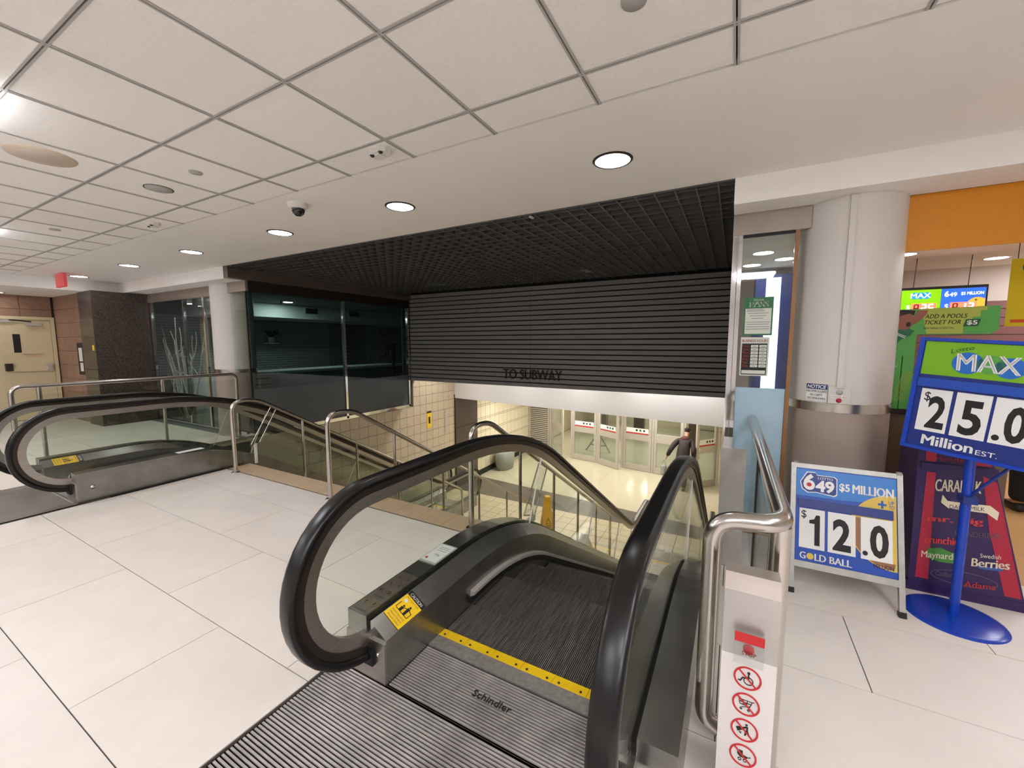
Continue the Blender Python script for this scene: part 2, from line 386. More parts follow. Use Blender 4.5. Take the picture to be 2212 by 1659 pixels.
# ---------------------------------------------------------------- suspended ceiling
ceiling = struct('ceiling', 'suspended ceiling of white square tiles in a slim grid')
BOX(-13.2, 7, -7, 3.52, 2.83, 2.9).build('ceiling_backing', 'slot', ceiling)
def tilemesh(wx, wy):
    me = MB().box(-wx/2+0.012, wx/2-0.012, -wy/2+0.012, wy/2-0.012, 0.0, 0.012).mesh('ceiling_tile'); me.materials.append(M['ctile']); return me
tm1, tm2 = tilemesh(GP, GP), tilemesh(GP, 0.265)
TROFFERS_AND_FILL = set()
for (k, j) in [(5, 2), (1, 5), (8, 5), (11, 5), (16, 5), (-3, 5), (11, 1), (16, 2), (1, 8), (6, 8), (11, 8), (-3, 8), (16, 8), (-3, 3), (-1, 4), (-4, 6), (-3, 1)]: TROFFERS_AND_FILL.add((k, j))  # right-hand panels are added out of view to brighten that side
KX = range(-4, 18)
for k in KX:
    xc = GX0-GP*k-GP/2
    obj('ceiling_tile', tm2, ceiling, loc=(xc, (GY0+2.13)/2, 2.803))
    for j in range(0, 9):
        yc = GY0-GP*j-GP/2
        if (k, j) in TROFFERS_AND_FILL: continue
        obj('ceiling_tile', tm1, ceiling, loc=(xc, yc, 2.803))
for k in list(KX)+[18]:
    x = GX0-GP*k
    MB().box(x-0.012, x-0.003, GY0-GP*9, 2.13, 2.798, 2.815).box(x+0.003, x+0.012, GY0-GP*9, 2.13, 2.798, 2.815).build('grid_bar', 'tbar', ceiling)
for j in range(0, 10):
    y = GY0-GP*j
    MB().box(GX0-GP*18, GX0+GP*4, y-0.012, y-0.003, 2.7985, 2.8145).box(GX0-GP*18, GX0+GP*4, y+0.003, y+0.012, 2.7985, 2.8145).build('grid_bar', 'tbar', ceiling)
MB().box(-13.2, 7, -7, GY0-GP*9-0.012, 2.80, 2.82).box(GX0+GP*4+0.012, 7, -7, 2.13, 2.80, 2.821).build('plain_board', 'plaster', ceiling)

# white plaster soffit with the row of downlights, and its dropped faces
trim_1 = struct('trim_1', 'smooth white plaster soffit with a row of round downlights')
BOX(-11.0, 7, 2.132, 3.52, 2.80, 2.83).build('soffit_board', 'plaster', trim_1)
trim_2 = struct('trim_2', 'white plaster drop face over the shop front and round column')
MB().box(-0.06, 7, 3.52, 3.9, 2.615, 3.0).build('drop_face', 'plaster', trim_2)
trim_3 = struct('trim_3', 'white plaster drop face above the branch window')
MB().box(-11.0, -7.07, 3.52, 4.2, 2.615, 3.0).build('drop_face', 'plaster', trim_3)
trim_4 = struct('trim_4', 'lower white ceiling in front of the cream fire door')
MB().box(-13.2, -11.0, -7, 3.9, 2.60, 2.9).build('lowered_ceiling', 'plaster', trim_4)

# ---------------------------------------------------------------- walls round the upper hall
wall_left = struct('wall_left', 'brown tiled end wall around the cream fire door')
BOX(-13.2, -13.012, -7, 3.3, 0, 2.62).build('wall_core', 'dark_joint', wall_left)
tb = {}
def wtile(wx, wz, m, nm, axis, t=0.01, gap=0.003):
    k = (round(wx, 3), round(wz, 3), m, axis)
    if k not in tb:
        a, c = wx/2-gap, wz/2-gap
        b = MB().box(0, t, -a, a, -c, c) if axis == 'x' else MB().box(-a, a, -t, 0, -c, c)
        me = b.mesh(nm); me.materials.append(M[m]); tb[k] = me
    return tb[k]
for iy in range(0, 9):
    for iz in range(0, 9):
        yc = 3.02-0.45*iy-0.225; zc = 0.145+0.29*iz
        if 1.72 < yc+0.2 and yc < 3.0 and zc < 2.14: continue
        obj('wall_tile', wtile(0.45, 0.29, 'browntile', 'wall_tile', 'x'), wall_left, loc=(-13.012, yc, zc))
wall_return = struct('wall_return', 'brown tiled return wall between fire door and granite pier')
BOX(-13.2, -11.35, 3.062, 3.3, 0, 2.62).build('wall_core', 'dark_joint', wall_return)
for ix in range(4):
    for iz in range(9):
        obj('wall_tile', wtile(0.41, 0.29, 'browntile', 'wall_tile', 'y'), wall_return, loc=(-12.99+0.205+0.41*ix, 3.062, 0.145+0.29*iz))
pier = struct('wall_pier', 'polished dark brown granite pier beside the branch window')
BOX(-11.35, -10.72, 3.03, 3.93, 0, 2.60).build('pier_core', 'dark_joint', pier)
for z0, z1 in ((0, 0.93), (0.936, 1.10), (1.106, 1.72), (1.726, 2.605)):
    BOX(-11.36, -10.70, 3.008, 3.03, z0, z1).build('granite_slab', 'granite', pier)
    BOX(-10.72, -10.698, 3.03, 3.95, z0, z1).build('granite_slab', 'granite', pier)
wall_back = struct('wall_back'); BOX(-13.2, 7, -7.2, -7, 0, 2.9).build('wall_face', 'plaster', wall_back)
wall_right = struct('wall_right'); BOX(7, 7.2, -7.2, 8, 0, 2.9).build('wall_face', 'plaster', wall_right)

# ---------------------------------------------------------------- stairwell: black egg-crate ceiling and charcoal slat wall
egg = struct('ceiling_egg_crate', 'black open egg-crate ceiling over the stairwell')
BOX(-7.06, -0.03, 3.53, 7.75, 3.05, 3.1).build('black_deck', 'void', egg)
MB().box(-0.05, -0.02, 3.53, 7.75, 2.62, 3.05).box(-7.0, -0.03, 3.522, 3.53, 2.79, 3.05).build('edge_trim', 'egg', egg)
k = 0; x = -0.02-0.153
while x > -6.98:
    BOX(x-0.006, x+0.006, 3.532, 7.58, 2.79, 2.90).build('egg_crate_blade', 'egg', egg); x -= 0.153
y = 3.60
while y < 7.56:
    BOX(-6.95, -0.05, y-0.006, y+0.006, 2.7895, 2.8995).build('egg_crate_blade', 'egg', egg); y += 0.153
wall_far = struct('wall_far', 'charcoal horizontal slat wall above the subway entrance')
BOX(-7.05, -0.055, 7.62, 7.70, 0.69, 3.05).build('slat_backing', 'void', wall_far)
ns = 21; p = (2.775-0.69)/ns
for i in range(ns):
    z0 = 0.69+p*i
    for (xa, xb) in ((-6.99, -3.725), (-3.72, -0.06)):
        MB().hexa([(xa, 7.585, z0), (xb, 7.585, z0), (xb, 7.62, z0), (xa, 7.62, z0)],
                  [(xa, 7.578, z0+p*0.76), (xb, 7.578, z0+p*0.76), (xb, 7.62, z0+p*0.76), (xa, 7.62, z0+p*0.76)]).build('slat', 'slat', wall_far)
sub = thing('wall_lettering', 'dark raised letters reading TO SUBWAY on the slat wall', 'sign')
text('TO SUBWAY', Fr((0, 7.572, 0), (1, 0, 0), (0, 0, 1)), -4.36, 0.845, -3.01, 1.055, 0.0, 'black', sub, bold=0.012, th=0.02)
base_at(sub, (-3.68, 7.57, 0.84))

# bronze fascia beam + glazing above the far escalator (window_1)
trim_5 = struct('trim_5', 'bronze metal fascia beam running above the dark shop glazing')
BOX(-7.06, -6.95, 3.525, 7.58, 2.625, 2.79).build('fascia_beam', 'brown_metal', trim_5)
BOX(-7.12, -7.02, 3.82, 7.58, 2.45, 2.625).build('dark_header', 'dkbrown', trim_5)
BOX(-7.56, -7.00, 3.80, 3.84, 2.45, 2.62).build('metal_header', 'hdr', trim_5)
window_1 = struct('window_1', 'dark shop glazing above the tiled stairwell wall')
for (ya, yb) in ((3.845, 5.655), (5.705, 7.50)):
    BOX(-7.035, -7.025, ya, yb, 0.83, 2.45).build('glass_pane', 'smoked', window_1)
    BOX(-7.035, -7.025, ya, yb, 0.10, 0.829).build('frosted_pane', 'frosted', window_1)
for ya, yb in ((5.655, 5.705), (7.50, 7.55)):
    BOX(-7.06, -7.0, ya, yb, 0.05, 2.45).build('chrome_mullion', 'chrome', window_1)
BOX(-7.05, -7.0, 3.83, 7.56, 0.03, 0.10).build('sill', 'chrome', window_1)
for q in range(3): BOX(-7.024, -7.0225, 3.87, 4.13, 0.90+0.10*q, 0.915+0.10*q).build('manifestation_strip', 'black', window_1)
window_2 = struct('window_2', 'narrow glass return between white column and glazing corner')
BOX(-7.50, -7.03, 3.815, 3.825, 0.10, 2.45).build('glass_pane', 'clear', window_2)
BOX(-7.05, -7.025, 3.81, 3.835, 0.02, 2.45).build('corner_post', 'black', window_2)
BOX(-7.55, -7.0, 3.79, 3.85, 0.02, 0.10).build('sill', 'chrome', window_2)

# tiled wall below the glazing, granite pier and cream tiles of the lower hall
wall_stair = struct('wall_stair_left', 'tan square-tiled stairwell wall')
MB().box(-7.2, -6.992, 2.75, 9.3, LZ, 0.03).box(-7.2, -6.992, 7.58, 9.3, 0.03, 1.2).build('wall_core', 'wgrout', wall_stair)
BOX(-6.992, -6.984, 2.75, 4.50, LZ, 0.03).build('plain_tiling', 'walltile', wall_stair)
TS = 0.24
for iy in range(20):
    for iz in range(-11, 5):
        y0 = 4.50+TS*iy; z0 = 0.03+TS*iz
        if z0 < LZ+0.02 or (z0 > -0.01 and y0 < 7.57): continue
        if y0 < 5.7 and z0 < -1.5: continue
        obj('wall_tile', wtile(TS, TS, 'walltile', 'wall_tile', 'x', gap=0.0042), wall_stair, loc=(-6.992, y0+TS/2, z0+TS/2))
pier2 = struct('wall_pier_lower', 'dark granite pier at the foot of the stairwell wall')
BOX(-7.2, -6.955, 9.3, 10.42, LZ, 0.15).build('pier_core', 'dark_joint', pier2)
for z0, z1 in ((LZ, -1.73), (-1.72, -0.83), (-0.82, 0.12)): BOX(-6.955, -6.935, 9.305, 10.415, z0, z1).build('granite_slab', 'granite_lo', pier2)
wall_low = struct('wall_lower_left', 'cream tiled wall of the lower hall')
BOX(-7.2, -7.012, 10.42, 22, LZ, 0.2).build('wall_core', 'wgrout2', wall_low)
BOX(-7.012, -6.985, 10.42, 14.1, LZ, LZ+0.16).build('skirting', 'rubber_m', wall_low)
zz = [LZ+0.16]
rows = []
z = LZ+0.16
for q in range(6): rows.append((z, z+0.37)); z += 0.37; rows.append((z, z+0.05)); z += 0.05
for iy in range(13):
    for (za, zb) in rows:
        obj('wall_tile', wtile(0.283, zb-za, 'walltile2', 'wall_tile', 'x', gap=0.006), wall_low, loc=(-7.012, 10.42+0.283*iy+0.1415, (za+zb)/2))
BOX(-7.012, -7.0, 14.12, 22, LZ, 0.2).build('plain_tiling', 'walltile2', wall_low)

# white bulkhead seen below the slat wall
DIR = Vector((0.9905, -0.1375, 0)); NRM = Vector((-0.1375, -0.9905, 0))      # lower hall runs slightly skewed; NRM faces the stairs
trim_6 = struct('trim_6', 'glossy white bulkhead above the glass doors')
a = Vector((-7.0, 9.31, 0)); b = a+DIR*7.05
MB().hexa([a+Vector((0,0,0.05)), b+Vector((0,0,0.05)), b-NRM*0.1+Vector((0,0,0.05)), a-NRM*0.1+Vector((0,0,0.05))],
          [a+Vector((0,0,1.4)), b+Vector((0,0,1.4)), b-NRM*0.1+Vector((0,0,1.4)), a-NRM*0.1+Vector((0,0,1.4))]).build('bulkhead_panel', 'bulk', trim_6)
BOX(-7.1, -0.03, 7.70, 9.4, 1.35, 1.42).build('slot_ceiling', 'bulk', trim_6)
ceil_low = struct('ceiling_lower', 'white ceiling of the lower hall')
q = [a-NRM*0.1, b-NRM*0.1, Vector((0.1, 22, 0)), Vector((-7.2, 22, 0))]
MB().prism([p+Vector((0, 0, 0.06)) for p in q], (0, 0, 0), (0, 0, 0.06)).build('ceiling_board', 'plaster', ceil_low)

# lower floor
flow = struct('floor_lower', 'pale polished terrazzo floor of the lower hall')
BOX(-7.2, 0.2, 2.7, 22, LZ-0.2, LZ-0.006).build('floor_bed', 'grout', flow)
me = MB().box(-0.1395, 0.1395, -0.148, 0.148, -0.0055, 0).mesh('floor_tile'); me.materials.append(M['ltile'])
for ix in range(24):
    for iy in range(6): obj('floor_tile', me, flow, loc=(-6.98+0.288*(ix+0.5), 7.42+0.305*(iy+0.5), LZ))
for i in range(7):
    xa, xb = -6.98+i*1.0, -6.98+(i+1)*1.0
    ya = lambda x: 10.52-0.092*(x+6.98)
    MB().prism([(xa+0.002, 9.252, LZ), (xb-0.002, 9.252, LZ), (xb-0.002, ya(xb), LZ), (xa+0.002, ya(xa), LZ)], (0, 0, -0.0055), (0, 0, 0)).build('band_slab', 'band', flow)
for i in range(4):
    for j in range(7):
        xa, xb = -6.98+i*1.78, -6.98+(i+1)*1.78
        f = lambda x, jj: (10.524-0.092*(x+6.98)) if jj == 0 else 10.9+1.6*jj-0.1375*(x+6.98)
        MB().prism([(xa+0.0015, f(xa, j), LZ), (xb-0.0015, f(xb, j), LZ), (xb-0.0015, f(xb, j+1)-0.003, LZ), (xa+0.0015, f(xa, j+1)-0.003, LZ)], (0, 0, -0.0055), (0, 0, 0)).build('terrazzo_slab', 'terra', flow)
wall_low_r = struct('wall_lower_right', 'pale wall beside the lower escalator landing')
BOX(-0.06, 0.15, 2.76, 22, LZ, -0.26).build('wall_face', 'walltile2', wall_low_r)
BOX(-0.06, 0.0, 7.4, 13.3, -0.26, 0.65).build('wall_face', 'alu', wall_low_r)
wall_low_end = struct('wall_lower_end', 'far pale wall of the subway concourse')
BOX(-7.2, 0.2, 21.5, 21.7, LZ, 0.2).build('wall_face', 'walltile2', wall_low_end)
for x in (-5.6, -3.9, -1.6):
    BOX(x, x+0.42, 18.6, 19.0, LZ, 0.06).build('dark_pillar', 'granite_lo', wall_low_end)

# void side under the upper floor edge
wall_void = struct('wall_void', 'stairwell side under the upper floor')
MB().box(-7.0, 0.0, 2.70, 2.745, LZ, -0.25).build('wall_face', 'walltile', wall_void)

# ---------------------------------------------------------------- staircase
stair = struct('staircase', 'straight stair with tan tiled nosing between the two escalators')
n = 15; rise = 2.6/n; run = 4.40/n
for i in range(n):
    y0 = 2.98+run*i; z1 = -rise*(i+1)
    if i < n-1: BOX(-5.66, -1.66, y0, y0+run+0.02, z1-0.17, z1).build('stair_tread', 'ltile', stair)
for i in range(14):
    xa = -5.655+0.2865*i
    BOX(xa+0.002, xa+0.2845, 2.722, 2.98, -0.17, 0.0).build('nosing_tile', 'nosing', stair)
BOX(-5.66, -1.66, 7.10, 7.16, LZ+rise, LZ+rise+0.004).build('tactile_strip', 'yellow', stair)
BOX(-5.66, -1.66, 7.50, 7.60, LZ, LZ+0.004).build('tactile_strip', 'yellow', stair)

# ================================================================== LAMPS
def downlight(x, y, z, mt='lens', label='round recessed downlight with cross baffle in white soffit', group='downlights along the soffit', r=0.125):
    t = thing('downlight', label, 'light', group)
    MB().lathe([(r-0.012, -0.004), (r-0.012, -0.008), (r, -0.006), (r+0.006, 0.0)], n=36).build('trim_ring', 'guide', t)
    MB().lathe([(0.0, -0.003), (r-0.012, -0.003)], n=36).build('lens', mt, t)
    MB().box(-r+0.014, r-0.014, -0.002, 0.002, -0.0055, -0.0035).box(-0.002, 0.002, -r+0.014, r-0.014, -0.0055, -0.0035).build('cross_baffle', 'tbar', t)
    t.location = (x, y, z); return t
d0 = downlight(-0.77, 2.79, 2.80)
d0['label'] = 'soffit downlight closest to the lottery-side column, first of the row'
for x, lb in ((-2.65, 'second soffit downlight counted from the lottery-side column'), (-4.40, 'third soffit downlight counted from the lottery-side column, past the dome camera'), (-6.33, 'fourth soffit downlight counted from the lottery-side column'), (-8.25, 'fifth soffit downlight counted from the lottery-side column'), (-10.35, 'soffit downlight right beside the red exit sign, last of the row')):
    c = copy_tree(d0); c.location = (x, 2.79, 2.80); c['label'] = lb
t0 = thing('troffer_and_fill_panel', 'square lit ceiling panel, one of a set partly added out of view as fill', 'light', 'square ceiling light panels')
MB().box(-GP/2+0.012, GP/2-0.012, -GP/2+0.012, GP/2-0.012, 0.001, 0.02).build('housing', 'whitep', t0)
MB().box(-0.275, 0.275, -0.275, 0.275, -0.04, 0.0).build('drop_diffuser', 'diffuser', t0)  # hangs low so its sides throw extra light onto the ceiling
first = True
for (k, j) in sorted(TROFFERS_AND_FILL):
    x, y = GX0-GP*k-GP/2, GY0-GP*j-GP/2
    o = t0 if first else copy_tree(t0); first = False
    o.location = (x, y, 2.803)
w0 = downlight(-12.6, 2.2, 2.60, label='bright round downlight in the lowered ceiling by the fire door', group=None)

# lower hall lamps: recessed strips in the lower ceiling and small lamps in the slot above the bulkhead
s0 = thing('ceiling_strip_light', 'recessed fluorescent strip in the lower hall ceiling', 'light', 'strip lights of the lower hall')
MB().box(-0.6, 0.6, -0.12, 0.12, 0.001, 0.01).build('housing', 'whitep', s0)
area('strip_lamp', (0, 0, -0.002), 1.15, 0.2, LOWER_W, LOWER_COL).parent = s0
first = True
for (x, y) in ((-5.6, 11.2), (-2.4, 11.0), (-4.8, 12.9), (-1.8, 12.6), (-5.4, 16), (-2, 16), (-3.6, 19.2)):
    o = s0 if first else copy_tree(s0); first = False
    o.location = (x, y, 0.049)
l0 = thing('slot_lamp', 'small lamp in the slot above the white bulkhead', 'light', 'lamps in the bulkhead slot')
MB().lathe([(0.0, -0.02), (0.07, -0.02), (0.075, 0.0)], n=20).build('housing', 'whitep', l0)
area('slot_lamp_light', (0, 0, -0.022), 0.12, 0.12, 17.0, (1.0, 0.98, 0.96)).parent = l0
first = True
for x in (-6.1, -4.6, -3.1, -1.6, -0.6):
    o = l0 if first else copy_tree(l0); first = False
    o.location = (x, 8.15, 1.35)
# stairwell lamps hidden between the egg-crate blades
for (x, y, lb) in ((-5.375, 6.66, 'greenish lamp in the egg-crate ceiling, nearer the dark shop glazing'), (-2.29, 6.65, 'greenish lamp in the egg-crate ceiling, nearer the poster window')):
    t = thing('egg_crate_lamp', lb, 'light', 'lamps in the egg-crate ceiling')
    MB().lathe([(0.0, 0.0), (0.035, 0.0), (0.045, 0.05)], n=16).build('lens', 'lens_dim', t)
    t.location = (x, y, 2.86)

# ================================================================== ESCALATORS
SL = 0.60; TH = math.atan(SL); TT = math.tan(TH/2)
def epath(h, y0=1.265, y1=8.42, na=10):
    """(y, z) points of a line running at height h over the step line, from landing to landing"""
    kt = 2.595+0.277*h; kb = kt+2.6/SL; RT = 2.04+h; RB = 2.0-h
    out = [(y0, h)]
    yt0 = kt-RT*TT
    out.append((y0+(yt0-y0)*0.5, h))
    for k in range(na+1):
        a = TH*k/na; out.append((yt0+RT*math.sin(a), h-RT*(1-math.cos(a))))
    yb1 = kb+RB*TT
    pb = [(yb1-RB*math.sin(TH*(na-k)/na), LZ+h+RB*(1-math.cos(TH*(na-k)/na))) for k in range(na+1)]
    s0, s1 = out[-1], pb[0]
    for k in (1, 2, 3, 4): out.append((s0[0]+(s1[0]-s0[0])*k/5, s0[1]+(s1[1]-s0[1])*k/5))
    out += pb; out.append((yb1+(y1-yb1)*0.5, LZ+h)); out.append((y1, LZ+h))
    return out
NCY, NCZ, NR, HR = 1.295, 0.543, 0.412, 0.955
NLY = 8.39
def loop(d, ret=0.06):
    """handrail loop offset inwards by d: bottom return, newel, run, lower newel, return"""
    r = NR-d; pts = [(NCY+ret, NCZ-r)]
    pts += arc((NCY, NCZ), r, -PI/2, -3*PI/2, 22)
    pts += epath(HR-d, NCY+0.02, NLY-0.02)
    pts += arc((NLY, LZ+NCZ), r, PI/2, -PI/2, 22)
    pts.append((NLY-ret, LZ+NCZ-r))
    return pts
def sweep(path, x, sec, name, m, parent, smooth=True):
    """sweep a section of (dx, dn) round the y-z path at x; dn is along the outward normal"""
    rings = []
    for i, (y, z) in enumerate(path):
        a = path[max(i-1, 0)]; b = path[min(i+1, len(path)-1)]
        ty, tz = b[0]-a[0], b[1]-a[1]; L = math.hypot(ty, tz) or 1; ny, nz = -tz/L, ty/L
        rings.append([(x+dx, y+ny*dn, z+nz*dn) for dx, dn in sec])
    return MB().strip(rings, True, smooth).build(name, m, parent)
RAILSEC = [(0.040*math.copysign(abs(math.cos(a))**0.6, math.cos(a)), 0.021*math.copysign(abs(math.sin(a))**0.7, math.sin(a))) for a in [2*PI*k/20 for k in range(20)]]
def section_sweep(secs, y0, y1, name, m, parent, idx=None):
    """secs: (x, h) corners; each follows its own offset path"""
    paths = [epath(h, y0, y1) for x, h in secs]
    rings = []
    for i in range(len(paths[0])):
        rings.append([(secs[k][0], paths[k][i][0], paths[k][i][1]) for k in range(len(secs))])
    if idx: rings = rings[idx[0]:idx[1]]
    return MB().strip(rings, True, False).build(name, m, parent)
def no_sign(fr, ca, cb, r, d, parent, icon, ring_m='red', ink='black'):
    p = ring(fr, ca, cb, r, r, r*0.14, d, ring_m, 'prohibition_ring', parent)
    bars(fr, [((ca-r*0.62, cb+r*0.62), (ca+r*0.62, cb-r*0.62))], r*0.13, d+0.0012, ring_m, 'prohibition_bar', parent)
    if icon == 'chair':
        shape(fr, ell(ca+r*0.08, cb+r*0.48, r*0.11, r*0.11), d, ink, 'pictogram', parent)
        bars(fr, [((ca+r*0.08, cb+r*0.4), (ca+r*0.08, cb-r*0.02)), ((ca+r*0.08, cb-r*0.02), (ca-r*0.34, cb-r*0.02)), ((ca-r*0.34, cb-r*0.02), (ca-r*0.5, cb-r*0.36)), ((ca-r*0.5, cb-r*0.36), (ca-r*0.66, cb-r*0.3))], r*0.1, d, ink, 'pictogram', parent)
        ring(fr, ca+r*0.08, cb-r*0.22, r*0.36, r*0.36, r*0.07, d, ink, 'pictogram', parent, n=20)
    elif icon == 'cart':
        bars(fr, [((ca-r*0.5, cb+r*0.36), (ca+r*0.45, cb+r*0.36)), ((ca+r*0.45, cb+r*0.36), (ca+r*0.3, cb-r*0.12)), ((ca-r*0.5, cb+r*0.36), (ca-r*0.44, cb-r*0.05)), ((ca-r*0.44, cb-r*0.05), (ca+r*0.3, cb-r*0.12)),
                  ((ca+r*0.45, cb+r*0.36), (ca+r*0.6, cb+r*0.42)), ((ca+r*0.3, cb-r*0.12), (ca-r*0.3, cb-r*0.3)), ((ca-r*0.48, cb+r*0.15), (ca+r*0.38, cb+r*0.13)), ((ca-r*0.2, cb+r*0.36), (ca-r*0.18, cb-r*0.08)), ((ca+r*0.1, cb+r*0.36), (ca+r*0.05, cb-r*0.1))], r*0.05, d, ink, 'pictogram', parent)
        for q in (-0.34, 0.2): ring(fr, ca+r*q, cb-r*0.46, r*0.1, r*0.1, r*0.05, d, ink, 'pictogram', parent, n=14)
    elif icon == 'trolley':
        shape(fr, ell(ca+r*0.14, cb+r*0.52, r*0.09, r*0.09, 14), d, ink, 'pictogram', parent)
        shape(fr, [(ca-r*0.62, cb+r*0.06), (ca-r*0.3, cb+r*0.24), (ca-r*0.2, cb-r*0.02), (ca-r*0.5, cb-r*0.2)], d, ink, 'pictogram', parent)
        bars(fr, [((ca+r*0.2, cb+r*0.38), (ca+r*0.2, cb)), ((ca+r*0.2, cb), (ca+r*0.36, cb-r*0.45)), ((ca+r*0.16, cb), (ca+r*0.06, cb-r*0.46)), ((ca+r*0.16, cb+r*0.34), (ca-r*0.12, cb+r*0.16))], r*0.13, d, ink, 'pictogram', parent)
        bars(fr, [((ca-r*0.5, cb-r*0.24), (ca-r*0.02, cb+r*0.12))], r*0.05, d, ink, 'pictogram', parent)
        ring(fr, ca-r*0.28, cb-r*0.3, r*0.09, r*0.09, r*0.04, d, ink, 'pictogram', parent, n=14)
    elif icon == 'pram':
        shape(fr, [(ca-r*0.4, cb+r*0.4)] + [(ca-r*0.02, cb+r*0.42), (ca, cb+r*0.08), (ca+r*0.42, cb-r*0.02), (ca+r*0.2, cb-r*0.2), (ca-r*0.2, cb-r*0.18), (ca-r*0.42, cb+r*0.04)], d, ink, 'pictogram', parent)
        bars(fr, [((ca+r*0.42, cb-r*0.02), (ca+r*0.56, cb+r*0.06))], r*0.06, d, ink, 'pictogram', parent)
        for q in (-0.22, 0.16): ring(fr, ca+r*q, cb-r*0.4, r*0.14, r*0.14, r*0.05, d, ink, 'pictogram', parent, n=16)
    else:
        bars(fr, [((ca, cb+r*0.5), (ca, cb-r*0.4)), ((ca-r*0.3, cb+r*0.1), (ca+r*0.34, cb-r*0.1))], r*0.16, d, ink, 'pictogram', parent)
def caution(fr, wd, ht, parent):
    """yellow passenger caution sticker, (0,0) is its lower left corner"""
    s = quad(fr, 0, 0, wd, ht*0.83, 0.001, 'yellow', 'caution_sticker', parent)
    h = quad(fr, 0, ht*0.83, wd, ht, 0.001, 'black', 'sticker_heading', s)
    text('CAUTION', fr, wd*0.12, ht*0.86, wd*0.88, ht*0.96, 0.0028, 'white', s, bold=0.02)
    for i, (b0, t) in enumerate(((0.74, 'Passengers Only'), (0.22, 'Hold Handrail'), (0.13, 'Attend Children'), (0.04, 'Avoid Sides'))):
        text(t, fr, wd*0.12, ht*b0, wd*0.86, ht*(b0+0.06), 0.0028, 'counter', s)
    for cx_, hh in ((0.36, 0.52), (0.62, 0.62)):
        shape(fr, ell(wd*cx_, ht*hh, wd*0.05, ht*0.03, 12), 0.0025, 'black', 'pictogram', s)
        shape(fr, [(wd*(cx_-0.06), ht*0.34), (wd*(cx_+0.06), ht*0.34), (wd*(cx_+0.07), ht*(hh-0.04)), (wd*(cx_-0.07), ht*(hh-0.04))], 0.0025, 'black', 'pictogram', s)
    bars(fr, [((wd*0.15, ht*0.34), (wd*0.85, ht*0.34)), ((wd*0.12, ht*0.34), (wd*0.12, ht*0.56)), ((wd*0.86, ht*0.34), (wd*0.86, ht*0.52)), ((wd*0.4, ht*0.48), (wd*0.6, ht*0.54)), ((wd*0.66, ht*0.55), (wd*0.86, ht*0.5))], wd*0.03, 0.0025, 'black', 'pictogram', s)
    shape(fr, ell(wd*0.22, ht*0.66, wd*0.1, ht*0.05, 16), 0.0025, 'white', 'sticker_spot', s)
    return s

